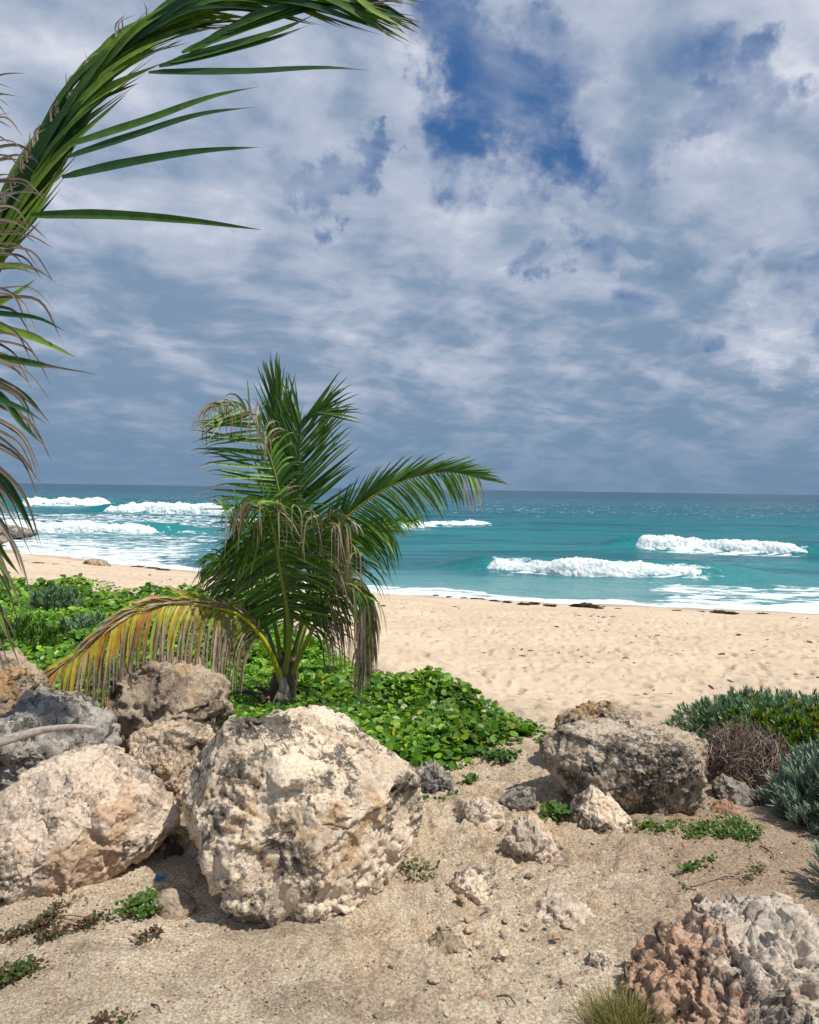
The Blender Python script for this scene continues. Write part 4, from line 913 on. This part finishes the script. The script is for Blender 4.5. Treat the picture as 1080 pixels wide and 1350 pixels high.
# litter sheet added under the leaves to close gaps, shade in its dark colour
na, nr = 420, 300
r_ = np.geomspace(3.2, 21, nr); a_ = np.linspace(R(-42), R(16), na); gy = r_[:, None] * np.ones(na)[None]; gx = r_[:, None] * np.tan(a_)[None]
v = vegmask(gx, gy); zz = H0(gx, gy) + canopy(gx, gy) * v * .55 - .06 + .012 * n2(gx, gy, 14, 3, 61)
m, t = material('shade_litter_sheet'); pos = t.new('ShaderNodeNewGeometry').outputs['Position']
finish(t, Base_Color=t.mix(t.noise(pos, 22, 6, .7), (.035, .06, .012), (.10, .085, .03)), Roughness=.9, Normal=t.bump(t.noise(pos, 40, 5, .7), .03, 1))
o = mk('shade_litter_sheet', np.stack([gx, gy, zz], -1), grid_faces(nr, na), m); tag(o, 'leaf litter sheet closing gaps beneath the green creeping vines, shade put into its dark colour', 'leaf litter', kind='stuff')

# ------------------------------------------------------------------ shrubs
def rosette_bush(name, label, ctr, rx, ry, rz, n, leaf, col, seed, per=13, wid=.12, group=None, cat='shrub', mat=M_silver, jit=.12):
    rg_ = np.random.default_rng(seed)
    th = thing(name, label, cat, ctr, group)
    u = rg_.normal(size=(n, 3)); u[:, 2] = np.abs(u[:, 2]) * 1.1; u = nz(u)
    lump = 1 + jit * 2 * fbm(u * 2.1 + seed, 3, seed)
    rr = rg_.uniform(.72, 1.04, n) * lump
    P = np.asarray(ctr) + u * rr[:, None] * np.array([rx, ry, rz])
    ax = nz(u * np.array([.6, .6, 1]) + np.array([0, 0, .55]) + rg_.normal(0, .25, (n, 3)))
    N = n * per; ax_ = np.repeat(ax, per, 0); P_ = np.repeat(P, per, 0)
    rd = nz(np.cross(ax_, rg_.normal(size=(N, 3)))); sp = rg_.uniform(.15, 1.15, N)[:, None]
    d0 = nz(ax_ + rd * sp); L = leaf * rg_.uniform(.6, 1.15, N); K = 5
    pts = [P_ + ax_ * (rg_.uniform(-.5, .3, N) * leaf)[:, None]]; d = d0
    for k in range(1, K):
        pts.append(pts[-1] + d * (L / (K - 1))[:, None]); d = nz(d + ax_ * .14 + np.array([0, 0, -.02]))
    Pp = np.stack(pts, 1); wv = nz(np.cross(d0, ax_ + 1e-3))[:, None] * (np.interp(np.linspace(0, 1, K), [0, .3, .7, 1], [.4, .8, 1, .2])[None, :, None] * (leaf * wid * .5))
    cc = np.repeat(np.asarray(col)[rg_.integers(0, len(col), n)] * rg_.uniform(.75, 1.25, (n, 1)), per, 0) * rg_.uniform(.85, 1.15, (N, 1))
    A = Acc(); A.add(*ribbons(Pp, np.broadcast_to(wv, Pp.shape), .3, np.repeat(cc[:, None], K, 1)))
    A.build('foliage', mat, th)
    S = Acc()
    for i in rg_.choice(n, min(n, 70), replace=False):
        b = np.asarray(ctr) + np.array([*(rg_.uniform(-.25, .25, 2) * [rx, ry]), -.02]); mid = (b + P[i]) / 2 + rg_.normal(0, .02, 3) - [0, 0, .03]
        V, F = tube(spline([b, mid, P[i]], 7), np.linspace(.008, .003, 7), 5); S.add(V, F, np.array((.16, .12, .09)))
    S.build('stems', M_dry, th)
    return th
SIL = [(.24, .32, .23), (.19, .27, .19), (.30, .37, .28), (.15, .22, .15)]
SIL2 = [(.19, .30, .17), (.14, .24, .12), (.24, .34, .19), (.11, .20, .09)]
c1 = P_g(1010, 1000); c1 = np.array([P_d(1035, 985, 5.9)[0], 5.9, Hp(2.6, 5.9)])
rosette_bush('sea_lavender_bush', 'low spreading grey-green bush with mixed yellow-green leaves, back right by the sand', c1, .72, .6, .26, 1700, .046, SIL2, 1, per=14, wid=.17)
rosette_bush('leafy_shrub', 'yellow-green leafy shrub growing through the grey-green bush at right', c1 + [.05, -.26, .03], .62, .44, .24, 620, .05, [(.10, .2, .02), (.07, .15, .015), (.16, .24, .03), (.20, .22, .03)], 2, per=9, wid=.42, mat=M_leaf)
rosette_bush('sea_lavender_bush', 'small silvery tuft just behind the right end of the flat-topped boulder', P_g(903, 985) * [1, 1, 1] + [0, .25, 0], .07, .07, .12, 14, .06, SIL2, 3, per=12, wid=.16)
c2 = np.array([P_d(1122, 1100, 4.35)[0], 4.35, 0])
rosette_bush('sea_lavender_bush', 'nearest silvery grey-green bush cut by the right edge, with long narrow leaves', c2, .40, .40, .39, 900, .07, SIL, 4, per=16, wid=.13)
c3 = np.array([P_d(1125, 1150, 3.55)[0], 3.55, 0])
rosette_bush('sea_lavender_bush', 'pale curled sprig of silvery leaves poking in at the right edge', c3, .17, .17, .28, 34, .08, [(.22, .30, .20), (.28, .34, .24)], 5, per=12, wid=.13)
c4 = P_d(72, 800, 10.5)
rosette_bush('sea_lavender_bush', 'rounded grey-green bush rising out of the vines at far left', (c4[0], 10.5, 0.05), .34, .34, .36, 260, .09, SIL2, 6, per=12, wid=.16)
c5 = P_d(20, 860, 8.0)
rosette_bush('spiky_shrub', 'fine-leaved green shrub among the vines by the left edge', (c5[0], 8.0, 0.02), .55, .5, .34, 420, .075, [(.07, .15, .02), (.05, .12, .02), (.1, .18, .03)], 7, per=12, wid=.2, mat=M_leaf)
c6 = P_d(150, 800, 8.6)
rosette_bush('sea_lavender_bush', 'grey-green sprawling bush left of the yellow frond among vines', (c6[0] - .4, 8.8, 0.02), .34, .34, .28, 200, .08, SIL2, 8, per=12, wid=.16)
# dead twiggy bush
def twig_bush(label, ctr, rx, ry, rz, n, seed):
    rg_ = np.random.default_rng(seed); th = thing('dead_bush', label, 'bush', ctr)
    K = 7; P0 = np.asarray(ctr) + rg_.normal(0, .45, (n, 3)) * [rx, ry, 0] + np.stack([0 * rg_.uniform(size=n)] * 2 + [rg_.uniform(-.05, rz * .55, n)], 1)
    d = nz(rg_.normal(size=(n, 3)) + [0, -.1, .9]); L = rg_.uniform(.12, .34, n); pts = [P0]
    for k in range(1, K):
        pts.append(pts[-1] + d * (L / K)[:, None]); d = nz(d + rg_.normal(0, .32, (n, 3)))
    P = np.stack(pts, 1); q = (P - np.asarray(ctr)) / [rx, ry, rz]; rn = np.linalg.norm(q, axis=2, keepdims=True)
    lump = 1 + .1 * rg_.normal(size=(n, 1, 1))
    q = np.where(rn > lump, q / rn * lump, q); P = np.asarray(ctr) + q * [rx, ry, rz]
    wv = nz(rg_.normal(size=(n, 1, 3))) * np.linspace(.0035, .0014, K)[None, :, None]
    cc = np.array([(.30, .22, .18), (.22, .15, .12), (.38, .30, .25), (.15, .10, .085)])[rg_.integers(0, 4, n)]
    A = Acc(); A.add(*ribbons(P, np.broadcast_to(wv, P.shape), .9, np.repeat(cc[:, None], K, 1))); A.build('twigs', M_dry, th)
    S = Acc()
    for i in range(9):
        e = np.asarray(ctr) + rg_.uniform(-.7, .7, 3) * [rx, ry, 0] + [0, 0, rz * .8]
        V, F = tube(spline([np.asarray(ctr) + [rg_.uniform(-.1, .1), 0, -.03], (np.asarray(ctr) + e) / 2 + rg_.normal(0, .03, 3), e], 8), np.linspace(.009, .004, 8), 5); S.add(V, F, np.array((.2, .14, .11)))
    S.build('stems', M_dry, th); return th
cc_ = P_d(978, 1062, 5.05); twig_bush('dead dry bush of tangled pinkish-brown twigs beside the flat-topped boulder', (cc_[0], 5.05, -.02), .30, .26, .37, 3400, 5)

# ------------------------------------------------------------------ small plants
def weed(label, spots, seed, leaf=.014, n=260, col=None, name='creeping_weed', cat='weed', h=.025, group=None, rnd=1.0):
    """spots: (px, py, radius) patches of tiny leaves on the ground"""
    rg_ = np.random.default_rng(seed); A = Acc(); S = A; o0 = P_g(*spots[0][:2])
    col = np.asarray(col if col is not None else [(.07, .15, .02), (.05, .12, .02), (.11, .19, .03)])
    for px, py, r in spots:
        c = P_g(px, py); m_ = max(8, int(n * (r / .1) ** 2))
        u = rg_.normal(0, .5, (m_, 2)) * r; u += .3 * r * np.sin(u[:, ::-1] * 30)
        x, y = c[0] + u[:, 0], c[1] + u[:, 1]; z = H0(x, y) + .012 + rg_.uniform(0, h, m_)
        az = rg_.uniform(0, 6.3, m_); fw = np.stack([np.cos(az), np.sin(az), rg_.uniform(0, .9, m_)], 1); nn = np.stack([rg_.normal(0, .4, m_), rg_.normal(-.3, .4, m_), np.ones(m_)], 1)
        A.add(*scatter(LV, LF, np.stack([x, y, z], 1), basis(fw, nn), leaf * rg_.uniform(.6, 1.3, m_), col[rg_.integers(0, len(col), m_)] * rg_.uniform(.7, 1.3, (m_, 1))))
        for i_ in range(0, m_, 3):
            b_ = np.array([c[0] + u[i_, 0] * .45, c[1] + u[i_, 1] * .45, c[2] - .004]); e_ = np.array([x[i_], y[i_], z[i_]])
            V, F = tube(np.stack([b_, (b_ + e_) / 2 + [0, 0, .004], e_]), .0011, 3); A.add(V, F, np.array((.14, .12, .05)))
        for _ in range(max(2, m_ // 30)):
            e = rg_.normal(0, .6, 2) * r; k = np.linspace(0, 1, 6)[:, None]
            pl = np.hstack([c[:2] + e * k + rg_.normal(0, r * .04, (6, 2)), np.full((6, 1), c[2] + .015)]); V, F = tube(pl, .0018, 4); S.add(V, F, np.array((.2, .12, .08)))
    for px, py, r in spots[1:]:
        q_ = P_g(px, py); V, F = tube(spline([o0 + [0, 0, .012], (o0 + q_) / 2 + np.append(rg_.normal(0, .015, 2), .014), q_ + [0, 0, .012]], 9), .0022, 4); A.add(V, F, np.array((.2, .12, .08)))
    return tag(A.build(name, M_leaf, loc=o0), label, cat, group)
RED = [(.12, .05, .04), (.16, .07, .05), (.09, .07, .03), (.06, .10, .02)]
weed('green creeping weed beside the rounded stone left of the largest boulder', [(190, 1190, .06), (178, 1203, .07), (195, 1208, .05), (205, 1195, .04)], 1, .016, 300)
weed('reddish and green creeping weed below the small pale stone, lower left', [(66, 1212, .05), (75, 1200, .03), (40, 1232, .06), (70, 1238, .06), (110, 1225, .05), (125, 1216, .04), (15, 1240, .05), (60, 1225, .05)], 2, .014, 260, RED)
weed('thin reddish-green runner on bare sand below the rounded stone', [(190, 1242, .035), (205, 1235, .035)], 3, .013, 260, RED)
weed('green weed patch cut by the left edge near the bottom', [(10, 1292, .07), (30, 1284, .05), (0, 1300, .05)], 4, .016, 300, [(.05, .10, .02), (.08, .13, .03), (.10, .06, .03)])
weed('dark reddish weed at the bottom edge, left of centre', [(140, 1349, .035), (165, 1349, .03)], 5, .013, 240, RED)
weed('widest low green weed mat in front of the reddish stone', [(960, 1098, .12), (920, 1102, .10), (985, 1105, .08), (880, 1100, .08), (855, 1095, .08)], 6, .016, 420, [(.10, .17, .03), (.08, .14, .02), (.14, .20, .05)], h=.035)
weed('small green weed just below the reddish cone-shaped rock', [(908, 1150, .045), (920, 1146, .03), (935, 1140, .03)], 7, .015, 300)
weed('leafy green weed left of the pale pointed rock', [(728, 1080, .06), (740, 1084, .05), (722, 1075, .04)], 8, .03, 120, h=.06)
weed('bright green weed patch on the path, nearest the vines', [(655, 1002, .09), (632, 1000, .06), (672, 1003, .06)], 9, .028, 150, h=.04)
weed('small green tuft on the path below the bright weed patch', [(622, 1033, .06), (606, 1018, .04)], 10, .024, 130, h=.04)
weed('sparse green sprouts around the grey ledge right of the largest boulder', [(560, 1060, .05), (590, 1056, .05), (575, 1040, .03)], 11, .02, 130)
weed('trailing olive-green vine stem right of the largest boulder', [(530, 1145, .04), (548, 1150, .05), (565, 1160, .04), (545, 1165, .03)], 12, .016, 120, [(.12, .16, .04), (.09, .12, .03)], h=.05)
weed('yellow-green weed clump at the edge of the vines by the largest boulder', [(528, 990, .09), (545, 1000, .06), (522, 1000, .07)], 13, .026, 260, [(.16, .22, .03), (.22, .25, .03), (.10, .17, .02)], h=.12)
weed('faint olive sprouts in the brown soil at the right', [(1000, 1150, .08), (985, 1162, .06), (905, 1175, .04)], 14, .012, 60, [(.12, .14, .04)])
weed('single green sprig growing from the jagged grey rock, bottom edge', [(1008, 1352, .03)], 15, .03, 200, h=.05)
# grass tuft bottom right
def grass_tuft(label, px, py, n, r, hgt, seed, cols):
    rg_ = np.random.default_rng(seed); c = P_g(px, py); th = thing('grass_tuft', label, 'grass tuft', c); K = 7
    for part, frac, cc in (('green_blades', .6, cols[0]), ('dry_blades', .4, cols[1])):
        m_ = int(n * frac); u = rg_.normal(0, .45, (m_, 2)) * r; P0 = np.stack([c[0] + u[:, 0], c[1] + u[:, 1], H0(c[0] + u[:, 0], c[1] + u[:, 1]) + .0], 1)
        d = nz(np.stack([u[:, 0] / r * .7, u[:, 1] / r * .7, np.ones(m_)], 1) + rg_.normal(0, .28, (m_, 3))); L = hgt * rg_.uniform(.5, 1.2, m_); pts = [P0]
        for k in range(1, K): pts.append(pts[-1] + d * (L / (K - 1))[:, None]); d = nz(d + [0, 0, -.17] + rg_.normal(0, .05, (m_, 3)))
        wv = nz(np.cross(d, rg_.normal(size=(m_, 3))))[:, None] * np.linspace(.0016, .0004, K)[None, :, None]
        A = Acc(); A.add(*ribbons(np.stack(pts, 1), np.broadcast_to(wv, (m_, K, 3)), .3, np.repeat((np.array(cc)[rg_.integers(0, len(cc), m_)] * rg_.uniform(.7, 1.3, (m_, 1)))[:, None], K, 1))); A.build(part, M_leaf, th)
GC = ([(.16, .20, .05), (.10, .15, .03), (.2, .21, .07)], [(.45, .33, .17), (.38, .24, .11)])
grass_tuft('olive and straw-coloured grass tuft in front of the orange-red rock', 826, 1358, 1300, .13, .10, 1, GC)
grass_tuft('tiny dry yellow grass tuft on the ledge of the brown boulder', 164, 985, 1, .02, .02, 2, GC) if False else None

# dry grass on boulder ledge, dead stalk on rocks, litter, driftwood
c_ = px3([(-40, 992, 3.88), (20, 972, 3.93), (60, 962, 3.95), (100, 958, 3.97), (128, 960, 4.0)]); c_ = spline(c_, 30)
V, F = tube(c_, np.interp(np.linspace(0, 1, 30), [0, .4, 1], [.03, .022, .008]), 10, .5)
o = mk('fallen_frond_stalk', V, F, M_dry, col=np.tile((.40, .34, .30), (len(V), 1)) * (1 + .35 * fbm(V * np.array([6, 60, 60]), 3, 3))[:, None], loc=c_[0]); tag(o, 'grey dried palm frond stalk lying across the black and white slab', 'palm stalk')

def lump(name, label, cat, px, py, r, col, seed, mat=M_bits, flat=.5, group=None, lift=0.0):
    U, F = ico(3); p = P_g(px, py); V = U * np.array([r, r * .6, r * flat]) * (1 + .75 * fbm(U * 2.2 + seed, 4, seed, .65))[:, None]
    o = mk(name, V, F, mat, col=np.tile(col, (len(V), 1))); o.location = (p[0], p[1], p[2] + r * flat * .35 + lift); return tag(o, label, cat, group)
def litter(label, px, py, w, col, seed, dz=0.02, d=None):
    p = P_g(px, py) if d is None else P_d(px, py, d); k = 8; g_ = np.stack(np.meshgrid(np.linspace(-1, 1, k), np.linspace(-1, 1, k)), -1).reshape(-1, 2)
    V = np.stack([g_[:, 0] * w, g_[:, 1] * w * .5, 0 * g_[:, 0]], 1); V[:, 2] += w * .5 * fbm(V / w * 1.3 + seed, 3, seed); V2 = V + [0, 0, .0015]
    n_ = len(V); Ff = grid_faces(k, k); rim = []
    o = mk('plastic_scrap', np.concatenate([V, V2]), np.concatenate([Ff[:, ::-1], Ff + n_]), M_bits, col=np.tile(col, (2 * n_, 1))); o.location = (p[0], p[1], p[2] + dz); return tag(o, label, 'litter')
litter('crumpled blue plastic scrap in the gap left of the largest boulder', 211, 1162, .022, (.03, .22, .55), 3)
litter('light blue scrap glimpsed behind the hanging withered frond', 445, 826, .05, (.08, .35, .65), 4, d=6.9)
lump('shell', 'bright white and pink shell on the soil beside the silvery bush', 'shell', 1020, 1086, .024, (.85, .72, .70), 5)
# twigs on the soil
for i, (a, b, lab) in enumerate([((1002, 1118), (1020, 1138), 'dark thin stick in the shade of the silvery bush'), ((935, 1165), (985, 1160), 'grey bent twig lying flat on the brown soil at right'),
                                 ((735, 1201), (757, 1206), 'short curved brown twig in the middle of the path'), ((655, 1318), (680, 1330), 'thin dark root at the bottom centre of the path'), ((200, 1328), (212, 1340), 'tiny dark twig on the sand at the lower left')]):
    A0, B0_ = P_g(*a), P_g(*b); m_ = (A0 + B0_) / 2 + rng.normal(0, .012, 3); m_[2] = Hp(m_[0], m_[1]) + .02
    V, F = tube(spline([A0 + [0, 0, .012], m_, B0_ + [0, 0, .014]], 9), np.linspace(.004, .002, 9), 6)
    o = mk('twig', V, F, M_dry, col=np.tile((.10, .075, .06) if i != 1 else (.3, .24, .2), (len(V), 1)), loc=A0); tag(o, lab, 'twig')
# seaweed along the tide line
for i, (px, py, r) in enumerate([(575, 785, .10), (612, 789, .13), (630, 791, .22), (652, 793, .18), (668, 794, .14), (690, 797, .2), (705, 796, .16), (728, 799, .15), (770, 800, .35), (790, 802, .14), (855, 803, .14), (893, 806, .15), (948, 808, .25), (965, 809, .18), (1005, 810, .16), (592, 787, .1), (720, 798, .1), (815, 803, .1), (925, 807, .12)]):
    pp = P_g(px, py)
    lump('seaweed_clump', 'biggest dark seaweed clump on the tide line right of centre' if i == 8 else 'small dark seaweed clump lying along the tide line', 'seaweed', px, py, r, (.045, .03, .018), 200 + i, flat=.22, group=None if i == 8 else 'seaweed clumps along the tide line')
for i, (px, py, r) in enumerate([(50, 743, .25), (58, 742, .2), (72, 744, .16), (95, 747, .14), (180, 748, .3), (200, 750, .35), (30, 740, .16), (86, 742, .2), (215, 752, .3)]):
    lump('seaweed_clump', 'dark seaweed scrap on the sand left of the young palm', 'seaweed', px, py, r, (.06, .04, .025), 260 + i, flat=.15, group='seaweed scraps on the left sand')

# ------------------------------------------------------------------ loose stones
U1, F1 = ico(2)
m, t = material('pebble'); c = t.new('ShaderNodeAttribute', attribute_name='Col').outputs['Color']; oc = t.new('ShaderNodeTexCoord').outputs['Object']
t_n = t.noise(oc, 60, 5, .7); gv = t.lin(t_n, .3, .7, .7, 1.3)
finish(t, Base_Color=t.mix(1.0, c, t.new('ShaderNodeCombineColor', {0: gv, 1: gv, 2: gv}).outputs[0], 'MULTIPLY'), Roughness=.92, Specular_IOR_Level=.15, Normal=t.bump(t_n, .006, .8))
M_peb = m
PC = np.array([(.46, .36, .27), (.34, .26, .19), (.52, .42, .32), (.40, .25, .16), (.24, .19, .15), (.5, .37, .24)])
def clod(px, py, r, k, flat=.6):
    rg_ = np.random.default_rng(500 + k); U, F = ico(4); p = P_g(px, py)
    V = U.copy()
    for _ in range(8):
        v = nz(rg_.normal(size=3)); dd = V @ v; lim = rg_.uniform(.6, .9); V = V - v * np.maximum(0, dd - lim)[:, None]
    V = V * np.array([1, .8, flat]) * (1 + .16 * fbm(U * 2 + k, 4, k))[:, None] * r
    o = mk('clod', V, F, M_peb, col=np.tile(PC[rg_.integers(0, 6)], (len(V), 1))); o.location = (p[0], p[1], p[2] + r * flat * .3); o.rotation_euler = (0, 0, rg_.uniform(0, 6.28)); return o
rg_ = np.random.default_rng(31); cnt = 0
while cnt < 130:
    px, py = rg_.uniform(440, 1060), rg_.uniform(1010, 1345)
    if rg_.uniform() > math.exp(-((px - 650) / 210) ** 2) * .9 + .1: continue
    if (280 < px < 560 and py < 1225) or (px > 800 and py > 1205) or (700 < px < 945 and py < 1075) or (px > 1000 and py < 1110): continue
    o = clod(px, py, float(rg_.gamma(1.6, .0055) + .005), cnt); tag(o, 'small loose clod of pale stone lying on the bare path', 'stone', 'loose stones scattered over the path'); cnt += 1
# fine gravel
def gravel(n, x0, x1, y0, y1, s0, s1, seed, dens=None):
    rg_ = np.random.default_rng(seed); x = rg_.uniform(x0, x1, n); y = rg_.uniform(y0, y1, n)
    if dens is not None: k = rg_.uniform(size=n) < dens(x, y); x, y = x[k], y[k]; n = len(x)
    U, F = ico(1); V0 = U
    s = s0 + (s1 - s0) * rg_.uniform(size=n) ** 5
    S = np.stack([s, s * rg_.uniform(.6, 1, n), s * rg_.uniform(.4, .8, n)], 1)
    z = H0(x, y) + 0.035 * n2(x, y, 1.1, 4, 1) + .002
    return scatter(V0, F, np.stack([x, y, z], 1), basis(rg_.normal(size=(n, 3)) * [1, 1, .2], np.tile((0, 0, 1.), (n, 1))), S, PC[rg_.integers(0, 6, n)] * rg_.uniform(.6, 1.25, (n, 1)))
A = Acc()
A.add(*gravel(30000, -2.0, 2.2, 2.0, 4.4, .0014, .007, 1)); A.add(*gravel(9000, -.4, 2.6, 3.0, 6.0, .002, .014, 2, lambda x, y: np.exp(-((x - .7) / 1.1) ** 2)))
o = A.build('gravel', M_peb, smooth=False); tag(o, 'fine coarse grit scattered over the bare soil in the foreground', 'gravel', kind='stuff')

# dry bits of seaweed and leaf scattered over the beach
rg_ = np.random.default_rng(91); n = 2600; y = 6.2 + 22 * rg_.uniform(size=n) ** 1.4; x = rg_.uniform(-.35, .62, n) * y
k = (y > np.interp(x, BX, BY) + .5) & (y < np.interp(x, SX, SY) - .3) & (n2(x, y, .6, 3, 77) > -.05); x, y = x[k], y[k]; n = len(x)
U, F = ico(1); sz = (.005 + .028 * rg_.uniform(size=n) ** 5) * (.6 + y * .06)
bits = scatter(U, F, np.stack([x, y, H0(x, y) - .01], 1), basis(rg_.normal(size=(n, 3)) * [1, .5, .1], np.tile((0, 0, 1.), (n, 1))), np.stack([sz * .6, sz * 1.6, sz * .45], 1), np.array([(.12, .075, .045), (.22, .14, .09), (.07, .05, .03)])[rg_.integers(0, 3, n)])
o = mk('beach_debris', bits[0], bits[1], M_bits, col=bits[2], smooth=False); tag(o, 'brown dry flecks of seaweed and leaves scattered over the pale beach', 'debris', kind='stuff')
